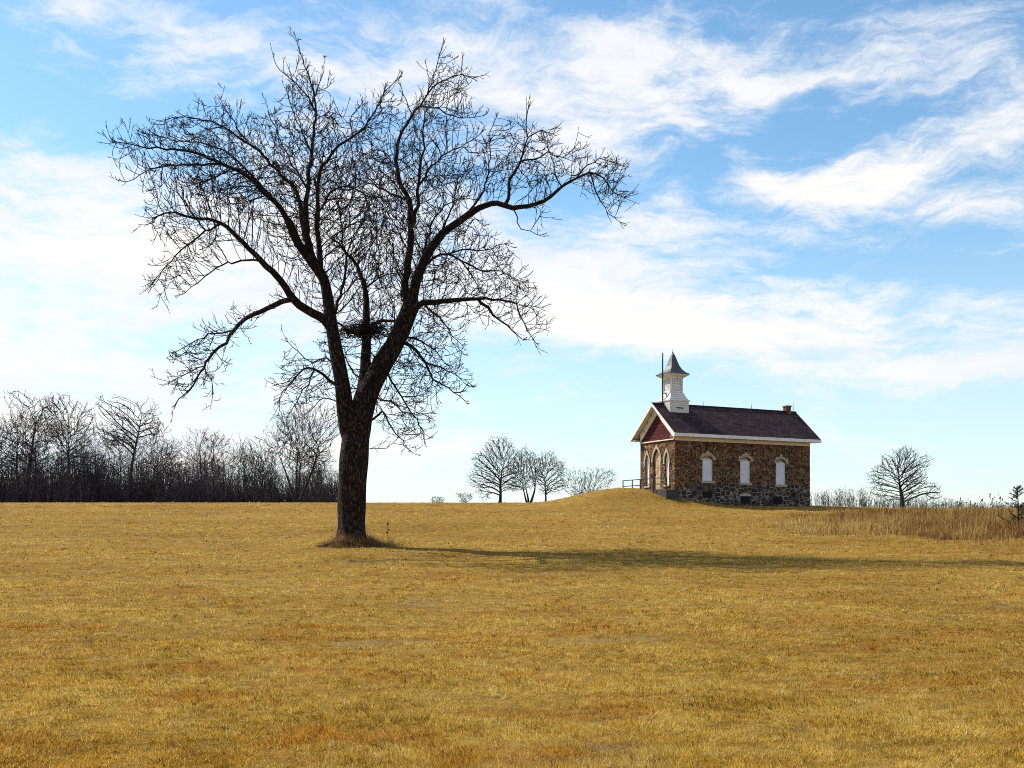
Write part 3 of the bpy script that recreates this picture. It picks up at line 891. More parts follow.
tag(fg, 'ring of uncut brown grass around the foot of the lone tree', 'grass', kind='stuff')
# a fallen stick
t = Tubes(); p = np.array([[-.95, -.55, .03], [-.55, -.50, .10], [-.2, -.52, .22], [.02, -.6, .36]])
st = empty('fallen_branch', TREE_BASE + np.array([-.55, -.25, 0]))
tag(st, 'short dark fallen branch leaning in the brown grass left of the lone trunk foot', 'branch')
p = p*.55
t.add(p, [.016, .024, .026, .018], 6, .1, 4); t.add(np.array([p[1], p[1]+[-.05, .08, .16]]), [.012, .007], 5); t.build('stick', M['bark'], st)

# young conifer at the right edge
def conifer(at, h, rng, label):
    root = empty('conifer_sapling', at); tag(root, label, 'sapling')
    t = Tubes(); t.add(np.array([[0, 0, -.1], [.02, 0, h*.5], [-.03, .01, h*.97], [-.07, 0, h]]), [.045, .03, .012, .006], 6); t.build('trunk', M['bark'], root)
    c = Tubes()
    for k in range(46):
        f = rng.uniform(.06, .97); L = h*.40*(1-f)**.75*rng.uniform(.5, 1.15)+.06; az = rng.uniform(0, 6.28)
        a = np.array([0, 0, h*f]); e = np.array([math.cos(az), math.sin(az), .35])
        b = a+e*L*.5; q = b+(e+np.array([0, 0, .35]))*L*.5
        c.add(np.array([a, b, q]), [.014, .011, .006], 4)
        for j in range(26):
            w = rng.uniform(.15, 1); s = a*(1-w)+q*w if w > .5 else a+(b-a)*w*2*.98
            d = e*.6+rng.normal(0, .7, 3); d /= np.linalg.norm(d)
            c.add(np.array([s, s+d*rng.uniform(.05, .13)]), [.011, .005], 3)
    c.build('foliage', M['conifer'], root)
M['conifer'] = simple_mat('conifer', (.035, .045, .030), .9, .4, 6)
conifer(stand(1018, 50), height_for(1018, 485, 50), rg(60), 'dark sparse young conifer in the tall grass at the right edge')

# ------------------------------------------------------------------ stone chapel
TH = R(27); CW, CL = 4.2, 12.0
Z0 = 2.9
chapel = empty('chapel', (11.1, 75.0, Z0), TH)
tag(chapel, 'small dark stone chapel with white cupola and boarded windows on the grassy rise', 'chapel')
def zz(z): return z - Z0

def bm_obj(name, bm, mat, parent, smooth=False):
    bmesh.ops.recalc_face_normals(bm, faces=bm.faces)
    me = bpy.data.meshes.new(name); bm.to_mesh(me); bm.free()
    if smooth:
        for p in me.polygons: p.use_smooth = True
    return link_mesh(name, me, mat, parent)

def add_box(bm, a, b, bev=0.0):
    a, b = Vector(a), Vector(b)
    mt = Matrix.Translation((a+b)/2) @ Matrix.Diagonal((*(b-a), 1))
    r = bmesh.ops.create_cube(bm, size=1, matrix=mt)
    if bev:
        es = list({e for v in r['verts'] for e in v.link_edges})
        bmesh.ops.bevel(bm, geom=es, offset=bev, segments=1, affect='EDGES')

def box(name, a, b, mat, parent, bev=.0):
    bm = bmesh.new(); add_box(bm, a, b, bev); return bm_obj(name, bm, mat, parent)

def plate(bm, outer, holes, fn, thick):
    """flat outline with holes, mapped by fn(s, z, depth) and given a thickness"""
    loops = [outer]+holes; edges = []
    for lp in loops:
        vs = [bm.verts.new(fn(s, z, 0)) for s, z in lp]
        edges += [bm.edges.new((vs[i], vs[(i+1) % len(vs)])) for i in range(len(vs))]
    r = bmesh.ops.triangle_fill(bm, edges=edges, use_beauty=True, use_dissolve=False)
    fs = [f for f in r['geom'] if isinstance(f, bmesh.types.BMFace)]
    d = Vector(fn(0, 0, thick)) - Vector(fn(0, 0, 0))
    e = bmesh.ops.extrude_face_region(bm, geom=fs)
    bmesh.ops.translate(bm, vec=d, verts=[v for v in e['geom'] if isinstance(v, bmesh.types.BMVert)])

def stone_mat(name, stone_a, stone_b, stone_c, mortar, base_fade=True):
    m, nt, out = new_mat(name); g = G(nt)
    tc = g.n('ShaderNodeTexCoord').outputs['Object']
    wob = g.mix(.13, tc, g.noise(tc, 1.7, 4).outputs[1])
    def layer(sc):
        mp = g.mapping(wob, sc)
        v = g.n('ShaderNodeTexVoronoi', inp={'Vector': mp, 'Scale': 1.0, 'Randomness': .82})
        e = g.n('ShaderNodeTexVoronoi', feature='DISTANCE_TO_EDGE', inp={'Vector': mp, 'Scale': 1.0, 'Randomness': .82})
        return v.outputs['Color'], e.outputs[0]
    col, edge = layer((4.8, 4.8, 7.2))
    sep = g.n('ShaderNodeSeparateColor', inp={0: col})
    fine = g.noise(tc, 14, 6, .7).outputs[0]
    c = g.ramp(sep.outputs[0], [(0, stone_a), (.45, stone_b), (.8, stone_c), (1, [x*1.5 for x in stone_c])])
    c = g.mix(g.smooth(fine, .35, .75), g.mix(1, c, (.55, .52, .5), 'MULTIPLY'), c)
    mort = g.smooth(g.math('ADD', edge, g.math('MULTIPLY', fine, .03)), .085, .045)
    c = g.mix(g.math('MULTIPLY', mort, g.smooth(g.noise(tc, 1.3, 3).outputs[0], .25, .6)), c, mortar)
    hgt = g.math('ADD', g.smooth(edge, .0, .16), g.math('MULTIPLY', fine, .35))
    if base_fade:
        # bluish rubble footing with pale pointing
        col2, edge2 = layer((2.9, 2.9, 4.2))
        s2 = g.n('ShaderNodeSeparateColor', inp={0: col2})
        c2 = g.ramp(s2.outputs[1], [(0, (.024, .018, .018)), (.5, (.045, .038, .040)), (.85, (.090, .066, .054)), (1, (.14, .10, .075))])
        m2 = g.smooth(g.math('ADD', edge2, g.math('MULTIPLY', fine, .04)), .105, .05)
        c2 = g.mix(g.math('MULTIPLY', m2, g.smooth(g.noise(tc, .9, 3).outputs[0], .36, .52)), c2, (.38, .33, .28))
        z = g.n('ShaderNodeSeparateXYZ', inp={0: tc}).outputs[2]
        x = g.n('ShaderNodeSeparateXYZ', inp={0: tc}).outputs[0]
        lim = g.math('ADD', z, g.math('MULTIPLY', g.math('SUBTRACT', g.noise(tc, 1.1, 4, .6).outputs[0], .5), 2.0))
        f = g.math('MULTIPLY', g.smooth(lim, zz(4.98), zz(4.82)), g.smooth(x, .3, .8))
        c = g.mix(g.math('MULTIPLY', f, .85), c, c2)
    principled(g, out, c, .93, hgt, .045, .9, .12)
    return m
M['stone'] = stone_mat('stone', (.056, .023, .015), (.112, .047, .027), (.215, .108, .057), (.42, .29, .17))
M['pale_stone'] = simple_mat('pale_stone', (.42, .34, .24), .9, .3, 7, .01)
M['white_paint'] = simple_mat('white_paint', (.74, .71, .68), .7, .12, 2.5)
M['board_paint'] = simple_mat('board_paint', (.70, .68, .72), .75, .07, 1.5)
M['cream_paint'] = simple_mat('cream_paint', (.70, .63, .52), .7, .14, 3)
M['dark_metal'] = simple_mat('dark_metal', (.030, .028, .030), .6, .3, 5, spec=.4)
M['iron'] = simple_mat('iron', (.035, .030, .028), .7, .3, 6)
M['dark_void'] = simple_mat('dark_void', (.012, .011, .012), .9, .2, 2)

def shingle_mat(name, a, b, row, width, axis_rot, bump=.03):
    m, nt, out = new_mat(name); g = G(nt)
    tc = g.n('ShaderNodeTexCoord').outputs['Object']
    br = g.n('ShaderNodeTexBrick', offset=.5, inp={'Vector': g.mapping(tc, (1, 1, 1), axis_rot), 'Color1': (*a, 1), 'Color2': (*b, 1), 'Mortar': (a[0]*.35, a[1]*.35, a[2]*.35, 1),
        'Scale': 1.0, 'Mortar Size': .018, 'Mortar Smooth': .3, 'Bias': 0.0, 'Brick Width': width, 'Row Height': row})
    nz = g.noise(tc, 5, 6, .7).outputs[0]; big = g.noise(tc, .8, 3).outputs[0]
    c = g.mix(g.smooth(nz, .3, .7), g.mix(1, br.outputs[0], (.55, .52, .52), 'MULTIPLY'), br.outputs[0])
    c = g.mix(g.math('MULTIPLY', g.smooth(big, .45, .65), .5), c, g.mix(1, c, (1.5, 1.25, 1.15), 'MULTIPLY'))
    h = g.math('ADD', g.math('MULTIPLY', br.outputs['Fac'], -1.0), g.math('MULTIPLY', nz, .6))
    principled(g, out, c, .9, h, bump, 1, .15)
    return m
M['roof'] = shingle_mat('roof', (.040, .022, .032), (.085, .050, .058), .22, .40, (0, 0, 0), .04)
M['pediment'] = shingle_mat('pediment', (.080, .018, .022), (.12, .027, .030), .17, .24, (R(-90), 0, R(-90)), .025)
M['slate'] = simple_mat('slate', (.045, .050, .060), .5, .35, 4, .01, spec=.5)

# mappings for each wall: s runs along the wall, depth goes into the building
fr = lambda s, z, d: (d, s, zz(z))
lg = lambda s, z, d: (s, d, zz(z))
bk = lambda s, z, d: (CL-d, s, zz(z))
fa = lambda s, z, d: (s, CW-d, zz(z))
WT = .42; ZB, ZT = 2.95, 8.18
def roof_top(y): return 8.33 + .845*((y if y <= CW/2 else CW-y)+.6)

def lancet(c, w, z0, zs, zt, k=6):
    """pointed opening: springing at zs, tip at zt"""
    pts = [(c-w/2, z0), (c+w/2, z0), (c+w/2, zs)]
    for i in range(1, k): 
        t = i/k; pts.append((c+w/2*(1-t**1.45), zs+(zt-zs)*(t**.85)))
    pts.append((c, zt))
    for i in range(k-1, 0, -1):
        t = i/k; pts.append((c-w/2*(1-t**1.45), zs+(zt-zs)*(t**.85)))
    pts.append((c-w/2, zs))
    return pts
rect = lambda a, b, z0, z1: [(a, z0), (b, z0), (b, z1), (a, z1)]

side_win = [(2.77, .90, 5.10, 6.60), (6.05, .90, 5.03, 6.60), (9.27, .90, 4.97, 6.55)]
def seg_head(c, w, z0, z1, rise=.30, k=8):
    pts = [(c-w/2, z0), (c+w/2, z0), (c+w/2, z1)]
    for i in range(1, k): 
        t = i/k; pts.append((c+w/2-w*t, z1+rise*math.sin(math.pi*t)**.8))
    pts.append((c-w/2, z1)); return pts

wallbm = bmesh.new()
plate(wallbm, rect(0, CL, ZB, ZT), [seg_head(c, w, a, b) for c, w, a, b in side_win], lg, WT)
wall = bm_obj('side_wall', wallbm, M['stone'], chapel)
bm = bmesh.new(); plate(bm, rect(0, CL, ZB, ZT), [seg_head(c, w, a, b) for c, w, a, b in side_win], fa, WT)
bm_obj('side_wall', bm, M['stone'], chapel)
front_open = [lancet(.93, .46, 4.85, 6.55, 7.12), lancet(3.31, .46, 4.85, 6.55, 7.12), lancet(2.14, .86, 4.55, 6.75, 7.42)]
bm = bmesh.new(); plate(bm, rect(WT, CW-WT, ZB, 7.98), front_open, fr, WT)
bm_obj('front_wall', bm, M['stone'], chapel)
bm = bmesh.new(); plate(bm, rect(WT, CW-WT, ZB, 7.98), [], bk, WT)
bm_obj('rear_wall', bm, M['stone'], chapel)
und = lambda y: roof_top(y) - .20
tri = [(.03, 7.985), (CW-.03, 7.985), (CW/2, 9.80)]
for fn in (fr, bk):
    bm = bmesh.new(); plate(bm, [(.02, 7.985), (CW-.02, 7.985), (CW-.02, und(CW)), (CW/2, und(CW/2)), (.02, und(0))], [], lambda s, z, d, fn=fn: fn(s, z, d+.02), .2)
    gab = bm_obj('gable', bm, M['pediment'], chapel)
    for s0, s1 in ((.03, CW/2-.002), (CW-.03, CW/2+.002)):
        bm = bmesh.new(); plate(bm, [(s0, 7.99), (s1, 9.82), (s1, und(CW/2)-.004), (s0, und(0)-.004)], [], lambda s, z, d, fn=fn: fn(s, z, d-.05), .068)
        fz = bm_obj('raking_frieze', bm, M['cream_paint'], gab)
        for t in (.2, .45, .7):
            sm = s0+(s1-s0)*t; zm = 7.99+(und(CW/2)-7.99)*t + .42*(1-t) - .12
            bm = bmesh.new(); plate(bm, rect(sm-.07, sm+.07, zm+.02, zm+.16), [], lambda s, z, d, fn=fn: fn(s, z, d-.12), .068)
            bm_obj('bracket', bm, M['pale_stone'], fz)
# ledge under the gable
box('gable_ledge', (-.09, .03, zz(7.90)), (-.003, CW-.03, zz(7.982)), M['cream_paint'], chapel, .01)

# windows of the long sides
for fn, sgn in ((lg, 1), (fa, -1)):
    for c, w, z0, z1 in side_win:
        bm = bmesh.new(); plate(bm, rect(c-w/2+.05, c+w/2-.05, z0+.05, z1-.02), [], lambda s, z, d: fn(s, z, d+.10), .03)
        win = bm_obj('window', bm, M['board_paint'], chapel)
        bm = bmesh.new(); plate(bm, rect(c-.012, c+.012, z0+.06, z1-.03), [], lambda s, z, d: fn(s, z, d+.092), .007)
        plate(bm, rect(c-w/2+.06, c+w/2-.06, z0+.62, z0+.70), [], lambda s, z, d: fn(s, z, d+.084), .0075)
        bm_obj('batten', bm, M['white_paint'], win)
        # frame strips
        bm = bmesh.new()
        for a, b, p, q in ((c-w/2, c-w/2+.05, z0+.05, z1-.02), (c+w/2-.05, c+w/2, z0+.05, z1-.02), (c-w/2, c+w/2, z1-.02, z1+.05)):
            plate(bm, rect(a, b, p, q), [], lambda s, z, d: fn(s, z, d+.075), .09)
        bm_obj('frame', bm, M['white_paint'], win)
        bm = bmesh.new(); plate(bm, [(c-w/2, z1+.05), (c+w/2, z1+.05)] + seg_head(c, w, z1, z1)[3:-1], [], lambda s, z, d: fn(s, z, d+.12), .05)
        bm_obj('arch_panel', bm, M['pale_stone'], win)
        bm = bmesh.new(); plate(bm, rect(c-w/2-.10, c+w/2+.10, z0-.12, z0+.05), [], lambda s, z, d: fn(s, z, d-.06), .3)
        bm_obj('sill', bm, M['pale_stone'], win)
        bm = bmesh.new(); rr = random.Random(int(c*10))
        for k in range(9):
            t0, t1 = k/9+.008, (k+1)/9-.008
            def pt(t, o):
                a = math.pi*(1-t); return (c+math.cos(a)*(w/2+o), z1-.03+math.sin(a)**.85*(.31+o*1.05))
            o0, o1 = .02, .20+rr.uniform(-.03, .05)+(.12 if k == 4 else 0)
            plate(bm, [pt(t0, o0), pt(t1, o0), pt(t1, o1), pt(t0, o1)], [], lambda s, z, d: fn(s, z, d-rr.choice((.03, .045))), .12)
        bm_obj('arch_stones', bm, M['pale_stone'], win)
# cellar openings along the footing
for k, c in enumerate((2.75, 6.05, 9.0)):
    bm = bmesh.new(); plate(bm, rect(c-.42, c+.42, 3.62 if k else 3.98, 4.12 if k else 4.40), [], lambda s, z, d: lg(s, z, d-.006), .03)
    cel = bm_obj('cellar_window', bm, M['dark_void'], chapel)
    if k == 1:
        bm = bmesh.new(); plate(bm, [(c-.52, 4.13), (c+.52, 4.13), (c+.46, 4.27), (c, 4.36), (c-.46, 4.27)], [], lambda s, z, d: lg(s, z, d-.03), .06)
        bm_obj('lintel', bm, M['pale_stone'], cel)

# front openings
def hood(c, w, zs, zt, parent, drop=.25):
    outl, inl = lancet(c, w+.30, zs-drop, zs, zt+.30, 8), lancet(c, w+.06, zs-drop, zs, zt+.03, 8)
    o, i_ = outl[1:], inl[1:]
    o = o + [outl[0]]; i_ = i_ + [inl[0]]
    bm = bmesh.new(); plate(bm, o + i_[::-1], [], lambda s, z, d: fr(s, z, d-.06), .11)
    bm_obj('hood_mould', bm, M['pale_stone'], parent)
for c in (.93, 3.31):
    bm = bmesh.new(); plate(bm, lancet(c, .46, 4.85, 6.55, 7.12), [], lambda s, z, d: fr(s, z, d+.10), .04)
    win = bm_obj('window', bm, M['white_paint'], chapel); win['label'] = 'narrow pointed boarded window of the front'
    bm = bmesh.new(); plate(bm, rect(c-.33, c+.33, 4.74, 4.85), [], lambda s, z, d: fr(s, z, d-.06), .3); bm_obj('sill', bm, M['pale_stone'], win)
    hood(c, .46, 6.55, 7.12, win)
M['door_wood'] = simple_mat('door_wood', (.46, .34, .20), .8, .3, 3)
bm = bmesh.new(); plate(bm, lancet(2.14, .86, 4.55, 6.75, 7.42), [], lambda s, z, d: fr(s, z, d+.12), .05)
door = bm_obj('door', bm, M['door_wood'], chapel)
bm = bmesh.new()
for k in range(5): plate(bm, rect(2.14-.40+k*.165, 2.14-.40+k*.165+.14, 4.58, 6.62), [], lambda s, z, d: fr(s, z, d+.10), .018)
plate(bm, rect(1.74, 2.54, 6.64, 6.74), [], lambda s, z, d: fr(s, z, d+.085), .03)
bm_obj('planks', bm, M['door_wood'], door)
box('handle', (.06, 2.44, zz(5.55)), (.098, 2.49, zz(5.70)), M['iron'], door)
hood(2.14, .86, 6.75, 7.42, door)

# roof
OF, OB, OS = .43, .5, .6
def slab(bm, x0, x1, y0, y1, t0, t1):
    """sloping slab between eave y0 and ridge y1, offsets measured down from the roof surface"""
    v = []
    for x in (x0, x1):
        for y, o in ((y0, t0), (y1, t0), (y1, t1), (y0, t1)):
            v.append(bm.verts.new((x, y, zz(roof_top(y))-o)))
    for q in ((0, 1, 2, 3), (4, 5, 6, 7), (0, 1, 5, 4), (1, 2, 6, 5), (2, 3, 7, 6), (3, 0, 4, 7)): bm.faces.new([v[i] for i in q])
bm = bmesh.new(); slab(bm, -OF, CL+OB, -OS, CW/2, 0, .09); slab(bm, -OF, CL+OB, CW+OS, CW/2, 0, .09)
bmesh.ops.remove_doubles(bm, verts=bm.verts, dist=.0001)
roof = bm_obj('roof', bm, M['roof'], chapel)
bm = bmesh.new(); slab(bm, -OF+.004, CL+OB-.004, -OS+.004, CW/2-.002, .095, .16); slab(bm, -OF+.004, CL+OB-.004, CW+OS-.004, CW/2+.002, .095, .16)
bm_obj('soffit', bm, M['cream_paint'], roof)
for x0, x1 in ((-OF-.03, -OF-.002), (CL+OB+.002, CL+OB+.03)):
    for y0 in (-OS-.01, CW+OS+.01):
        bm = bmesh.new(); slab(bm, x0, x1, y0, CW/2, .03, .25); bm_obj('rake_board', bm, M['white_paint'], roof)
for y0, y1 in ((-OS-.035, -OS-.003), (CW+OS+.003, CW+OS+.035)):
    box('fascia', (-OF, y0, zz(8.09)), (CL+OB, y1, zz(8.31)), M['white_paint'], roof)
for y0, y1 in ((-OS+.002, -.002), (CW+.002, CW+OS-.002)):
    box('soffit', (-OF+.01, y0, zz(8.10)), (CL+OB-.01, y1, zz(8.135)), M['cream_paint'], roof)
for y0, y1 in ((-.045, -.002), (CW+.002, CW+.045)):
    box('frieze', (.002, y0, zz(7.86)), (CL-.002, y1, zz(8.098)), M['cream_paint'], chapel, .006)
bm = bmesh.new()
for x0 in (-OF+.02,): pass
add_box(bm, (-OF, CW/2-.09, zz(roof_top(CW/2))-.05), (CL+OB, CW/2+.09, zz(roof_top(CW/2))+.022)); bm_obj('ridge_cap', bm, M['roof'], roof)

# chimney
bm = bmesh.new(); cx0 = 11.67
add_box(bm, (cx0-.2, CW/2-.22, zz(10.0)), (cx0+.2, CW/2+.22, zz(10.93)), .012); add_box(bm, (cx0-.24, CW/2-.26, zz(10.93)), (cx0+.24, CW/2+.26, zz(11.03)), .012)
bm_obj('chimney', bm, M['stone'], roof)
# lightning rods
for t_, h in ((3.95, .36), (8.30, .34), (12.25, .75)):
    t = Tubes(); zr = zz(10.62); t.add([[t_, CW/2, zr], [t_+.01, CW/2, zr+h*.6], [t_, CW/2, zr+h]], [.022, .016, .010], 6); t.build('lightning_rod', M['iron'], roof)

# cupola (a part with pieces of its own)
def ring_solid(name, prof, mat, parent, cx, cy, cap=True, bev=False):
    """square rings of half width w at height z"""
    bm = bmesh.new(); rings = []
    for w, z in prof: rings.append([bm.verts.new((cx+sx*w, cy+sy*w, zz(z))) for sx, sy in ((-1, -1), (1, -1), (1, 1), (-1, 1))])
    for a, b in zip(rings, rings[1:]):
        for i in range(4): bm.faces.new((a[i], a[(i+1) % 4], b[(i+1) % 4], b[i]))
    bm.faces.new(rings[0][::-1]); bm.faces.new(rings[-1])
    return bm_obj(name, bm, mat, parent)
def siding_mat():
    m, nt, out = new_mat('white_siding'); g = G(nt)
    tc = g.n('ShaderNodeTexCoord').outputs['Object']
    z = g.n('ShaderNodeSeparateXYZ', inp={0: tc}).outputs[2]
    saw = g.math('FRACT', g.math('MULTIPLY', z, 6.5))
    nz = g.noise(g.mapping(tc, (3, 3, 9)), 1.5, 5, .65).outputs[0]
    c = g.mix(g.smooth(nz, .35, .75), (.76, .74, .72), (.58, .54, .50))
    c = g.mix(g.math('MULTIPLY', g.smooth(saw, .14, .04), .7), c, (.20, .18, .17))
    principled(g, out, c, .75, saw, .03, 1, .2)
    return m
M['siding'] = siding_mat()
qx, qy = 1.32, CW/2
cup = ring_solid('cupola', [(.80, 9.7), (.80, 10.74)], M['siding'], chapel, qx, qy)
ring_solid('band', [(.85, 10.74), (.87, 10.82), (.81, 10.84)], M['white_paint'], cup, qx, qy)
ring_solid('skirt', [(.80, 10.84), (.68, 11.02), (.60, 11.22), (.49, 11.42)], M['siding'], cup, qx, qy)
ring_solid('band', [(.51, 11.42), (.51, 11.49), (.47, 11.50)], M['white_paint'], cup, qx, qy)
bel = ring_solid('belfry', [(.445, 11.50), (.445, 12.36)], M['siding'], cup, qx, qy)
for sx, sy in ((-1, 0), (0, -1), (1, 0), (0, 1)):
    bm = bmesh.new()
    for k in range(7):
        z = 11.66+k*.085
        if sx: add_box(bm, (qx+sx*.448-.015, qy-.26, zz(z)), (qx+sx*.448+.015, qy+.26, zz(z+.05)))
        else: add_box(bm, (qx-.26, qy+sy*.448-.015, zz(z)), (qx+.26, qy+sy*.448+.015, zz(z+.05)))
    bm_obj('louvre', bm, M['white_paint'], cup)
for sx, sy in ((-1, -1), (1, -1), (1, 1), (-1, 1)):
    box('corner_post', (qx+sx*.455-.05, qy+sy*.455-.05, zz(11.503)), (qx+sx*.455+.05, qy+sy*.455+.05, zz(12.357)), M['white_paint'], cup)
for k in range(4):
    for sx, sy in ((-1, 0), (0, -1), (1, 0), (0, 1)):
        a = -.33+k*.22
        p = (qx+sx*.50, qy+a) if sx else (qx+a, qy+sy*.50)
        box('bracket', (p[0]-.04, p[1]-.04, zz(12.22)), (p[0]+.04, p[1]+.04, zz(12.357)), M['white_paint'], cup)
ring_solid('cornice', [(.52, 12.36), (.55, 12.44), (.74, 12.54), (.83, 12.60), (.83, 12.645)], M['white_paint'], cup, qx, qy)
spire = ring_solid('spire', [(.86, 12.65), (.86, 12.69), (.64, 12.82), (.47, 13.02), (.34, 13.28), (.245, 13.58), (.165, 13.86), (.095, 14.08), (.045, 14.16)], M['slate'], cup, qx, qy)
t = Tubes(); t.add([[qx, qy, zz(z)] for z in (14.14, 14.18, 14.22, 14.25, 14.29, 14.45)], [.03, .05, .06, .05, .022, .014], 8); t.build('finial', M['dark_metal'], spire)
# pole strapped to the front of the cupola
t = Tubes(); px_ = qx-.85; t.add([[px_, qy+.02, zz(z)] for z in (10.50, 11.5, 12.5, 13.5, 14.14, 14.16)], [.055, .055, .052, .05, .05, .01], 8); t.build('pole', M['dark_metal'], cup)
box('pole_clamp', (px_+.04, qy-.02, zz(11.30)), (qx-.48, qy+.06, zz(11.36)), M['dark_metal'], cup)
box('vent_slot', (qx-.22, qy-.812, zz(10.22)), (qx+.34, qy-.795, zz(10.30)), M['dark_void'], cup)

# landing of the front door
M['concrete'] = simple_mat('concrete', (.06, .054, .05), .9, .3, 4)
land = box('landing', (-1.0, -.55, zz(3.4)), (-.004, 3.4, zz(4.46)), M['concrete'], chapel, .015)

# railing in front of the landing
rail = empty('porch_railing', (11.1, 75.0, Z0), TH)
tag(rail, 'thin dark iron railing along the landing before the chapel front', 'railing')
xr = -1.12
for s in (-.62, .95, 2.55, 3.55, 4.75):
    gz = 3.4
    box('post', (xr-.028, s-.028, zz(gz)), (xr+.028, s+.028, zz(5.27)), M['iron'], rail)
for z in (4.86, 5.27):
    t = Tubes(); t.add([[xr, -.66, zz(z)], [xr, 2, zz(z)], [xr, 4.80, zz(z)]], [.030]*3, 8); t.build('rail', M['iron'], rail)

# ------------------------------------------------------------------ daylight
SUN_EL = R(43); sd = Vector((-.87, .49, 0)).normalized()
s_dir = Vector((sd.x*math.cos(SUN_EL), sd.y*math.cos(SUN_EL), math.sin(SUN_EL)))
sl = bpy.data.lights.new('sun', 'SUN'); sl.energy = 5.0; sl.angle = R(.55); sl.color = (1, .93, .82)
so = bpy.data.objects.new('sun', sl); COL.objects.link(so)
so.rotation_euler = (-s_dir).to_track_quat('-Z', 'Y').to_euler(); so.location = (-30, 20, 40)

w = bpy.data.worlds.new('World'); scene.world = w; w.use_nodes = True
nt = w.node_tree; nt.nodes.clear(); g = G(nt)
outw = nt.nodes.new('ShaderNodeOutputWorld'); bg = nt.nodes.new('ShaderNodeBackground'); nt.links.new(bg.outputs[0], outw.inputs[0])
sky = g.n('ShaderNodeTexSky', sky_type='NISHITA', sun_disc=False)
sky.sun_elevation = SUN_EL; sky.sun_rotation = math.atan2(sd.x, sd.y)
sky.air_density = 1.0; sky.dust_density = .35; sky.ozone_density = 2.0; sky.altitude = 300
BGS = .10
bg.inputs['Strength'].default_value = BGS
dirv = g.n('ShaderNodeTexCoord').outputs['Generated']
sp = g.n('ShaderNodeSeparateXYZ', inp={0: dirv}); dx, dy, dz = sp.outputs
az = g.math('ARCTAN2', dx, dy)                       # clockwise from the view's compass bearing, radians
el = g.math('ARCSINE', dz)
zc = g.math('ADD', g.math('MAXIMUM', dz, 0.0), .11)  # flat cloud deck seen in perspective
flat = g.n('ShaderNodeCombineXYZ', inp={0: g.math('DIVIDE', dx, zc), 1: g.math('DIVIDE', dy, zc), 2: 0.0}).outputs[0]
warp = g.noise(flat, .55, 4, .55)
fl2 = g.n('ShaderNodeVectorMath', operation='MULTIPLY_ADD', inp={0: warp.outputs[1], 1: (.9, .9, 0), 2: flat}).outputs[0]
wisp = g.noise(g.mapping(fl2, (.8, 1.7, 1), (0, 0, R(-24))), 2.2, 12, .70).outputs[0]
soft = g.noise(g.mapping(fl2, (.7, 1.1, 1), (0, 0, R(-12))), .85, 6, .55).outputs[0]
fibre = g.noise(g.mapping(fl2, (1.0, 3.6, 1), (0, 0, R(-34))), 4.5, 10, .72).outputs[0]

def px_azel(u, v):
    a = (u-CX)/F; b = (HY-v)/F
    A = math.atan(a); return A, math.atan(b*math.cos(A))
def bank(u, v, su, sv, rot, amt):
    """one bank of cloud at a bearing and height above the horizon"""
    A, E = px_azel(u, v); c, s = math.cos(R(-rot)), math.sin(R(-rot))
    x = g.math('SUBTRACT', az, A); y = g.math('SUBTRACT', el, E)
    p = g.math('ADD', g.math('MULTIPLY', x, c*F/su), g.math('MULTIPLY', y, s*F/su))
    q = g.math('ADD', g.math('MULTIPLY', x, -s*F/sv), g.math('MULTIPLY', y, c*F/sv))
    r2 = g.math('ADD', g.math('MULTIPLY', p, p), g.math('MULTIPLY', q, q))
    return g.math('MULTIPLY', g.math('EXPONENT', g.math('MULTIPLY', r2, -1.0)), amt)
BANKS = [(40, 215, 190, 75, 6, .62), (170, 300, 200, 60, 0, .42), (70, 410, 330, 62, 3, .70), (190, 30, 190, 22, 9, .55), (60, 60, 26, 70, 30, .22),
         (340, 230, 150, 110, -10, .50), (480, 62, 200, 44, 4, .52), (630, 85, 80, 70, -40, .36), (560, 140, 90, 40, 30, .25), (860, 62, 210, 30, -2, .46),
         (775, 192, 85, 15, 10, .55), (935, 205, 120, 17, 12, .48), (915, 165, 75, 18, -20, .48), (1015, 118, 60, 42, 20, .50), (755, 125, 40, 45, 60, .28),
         (600, 272, 170, 50, 8, .58), (500, 300, 170, 70, 0, .42), (870, 350, 260, 34, 7, .50), (1010, 372, 170, 26, 4, .30), (650, 325, 120, 22, 2, .42),
         (690, 125, 90, 10, 35, .30), (850, 160, 70, 9, -25, .30), (790, 236, 130, 9, 8, .30), (905, 288, 170, 9, 6, .32), (600, 30, 150, 10, 12, .25), (880, 20, 160, 10, 4, .25),
         (560, 470, 800, 60, 0, .20), (-350, 260, 260, 110, 0, .4), (1420, 180, 260, 90, 0, .4)]
HOLES = [(60, 105, 120, 34, 8, .40), (560, 205, 80, 20, -15, .25), (860, 262, 200, 40, 6, .32), (700, 165, 60, 40, 40, .35), (560, 385, 200, 40, 4, .36), (620, 12, 120, 12, 0, .15),
         (900, 125, 90, 22, 5, .25), (230, 340, 120, 22, 0, .18), (860, 440, 300, 40, 0, .22)]
acc = None
for b in BANKS:
    x = bank(*b); acc = x if acc is None else g.math('ADD', acc, x)
for b in HOLES: acc = g.math('SUBTRACT', acc, bank(*b))
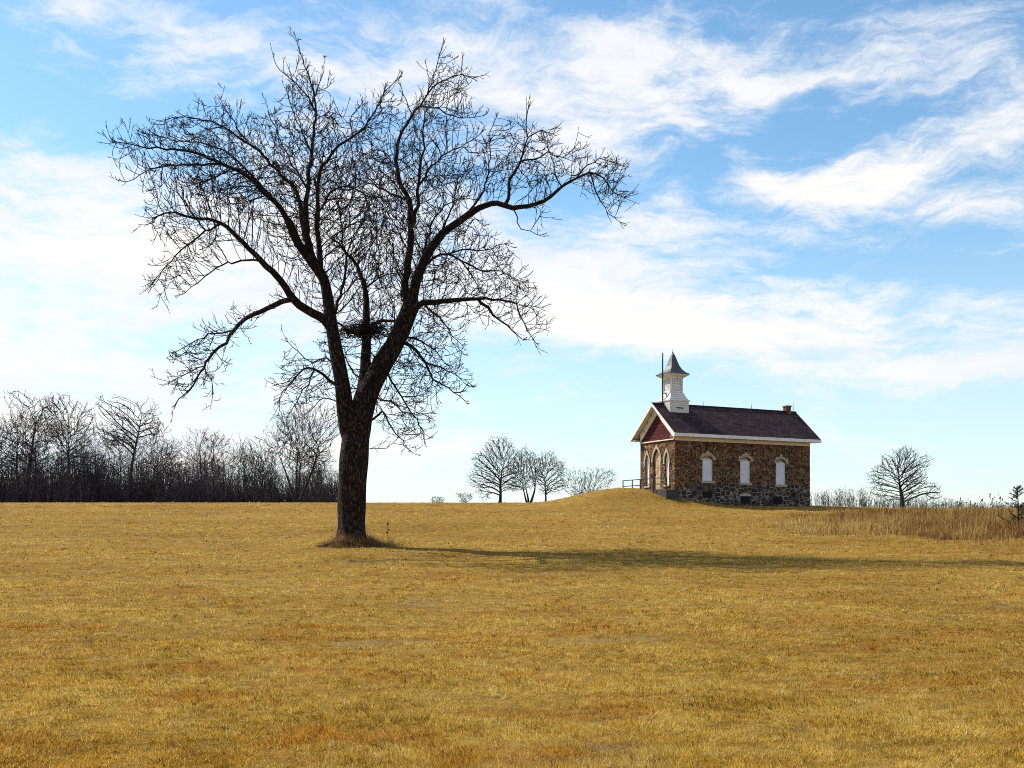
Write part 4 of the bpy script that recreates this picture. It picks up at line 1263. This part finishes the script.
# torn edges and fibres from the noises
n1 = g.math('MULTIPLY', g.math('SUBTRACT', wisp, .5), .9)
n2 = g.math('MULTIPLY', g.math('SUBTRACT', soft, .5), 1.10)
n3 = g.math('MULTIPLY', g.math('SUBTRACT', fibre, .5), .5)
cov = g.math('ADD', g.math('ADD', acc, n1), g.math('ADD', n2, n3))
ae = g.n('ShaderNodeCombineXYZ', inp={0: az, 1: g.math('MULTIPLY', el, 1.25), 2: 0.0}).outputs[0]
aw = g.n('ShaderNodeVectorMath', operation='MULTIPLY_ADD', inp={0: g.noise(ae, 6.0, 5, .6).outputs[1], 1: (.11, .11, 0), 2: ae}).outputs[0]
curl = g.noise(g.mapping(aw, (7, 17, 1), (0, 0, R(16))), 1.0, 12, .68).outputs[0]
comb = g.noise(g.mapping(aw, (16, 46, 1), (0, 0, R(-38))), 1.0, 10, .70).outputs[0]
cov = g.math('ADD', cov, g.math('MULTIPLY', g.math('SUBTRACT', curl, .5), 2.5))
cov = g.math('ADD', cov, g.math('MULTIPLY', g.math('SUBTRACT', comb, .5), 1.6))
cov = g.math('SUBTRACT', cov, .05)
cl = g.smooth(cov, -.18, .92)
skyc = g.n('ShaderNodeHueSaturation', inp={'Saturation': 1.10, 'Value': 1.0, 'Color': sky.outputs[0]}).outputs[0]
skyc = g.mix(1.0, skyc, (1.30, 1.46, 1.36), 'MULTIPLY')
hz = g.smooth(el, .30, .0)
zenith_fill = g.smooth(el, .48, .80)  # paler sky added overhead, out of view, so the shade is less green
skyc = g.mix(g.math('MULTIPLY', zenith_fill, .55), skyc, (4.0, 4.3, 4.8))
skyc = g.mix(g.math('MULTIPLY', hz, .62), skyc, (5.8, 6.45, 6.95))
cc = g.mix(g.smooth(soft, .35, .65), (6.7, 6.9, 7.3), (7.7, 7.5, 7.25))
fin = g.mix(g.math('MULTIPLY', cl, .97), skyc, cc)
nt.links.new(fin, bg.inputs['Color'])

# ------------------------------------------------------------------ picture settings
vs = scene.view_settings
scene.display_settings.display_device = 'sRGB'
vs.view_transform = 'Standard'; vs.look = 'None'; vs.exposure = 0.45; vs.gamma = 1.0; vs.use_curve_mapping = False
scene.cycles.max_bounces = 6; scene.cycles.diffuse_bounces = 2; scene.cycles.transparent_max_bounces = 4
scene.cycles.use_denoising = False
scene.cycles.pixel_filter_type = 'BLACKMAN_HARRIS'; scene.cycles.filter_width = 1.0
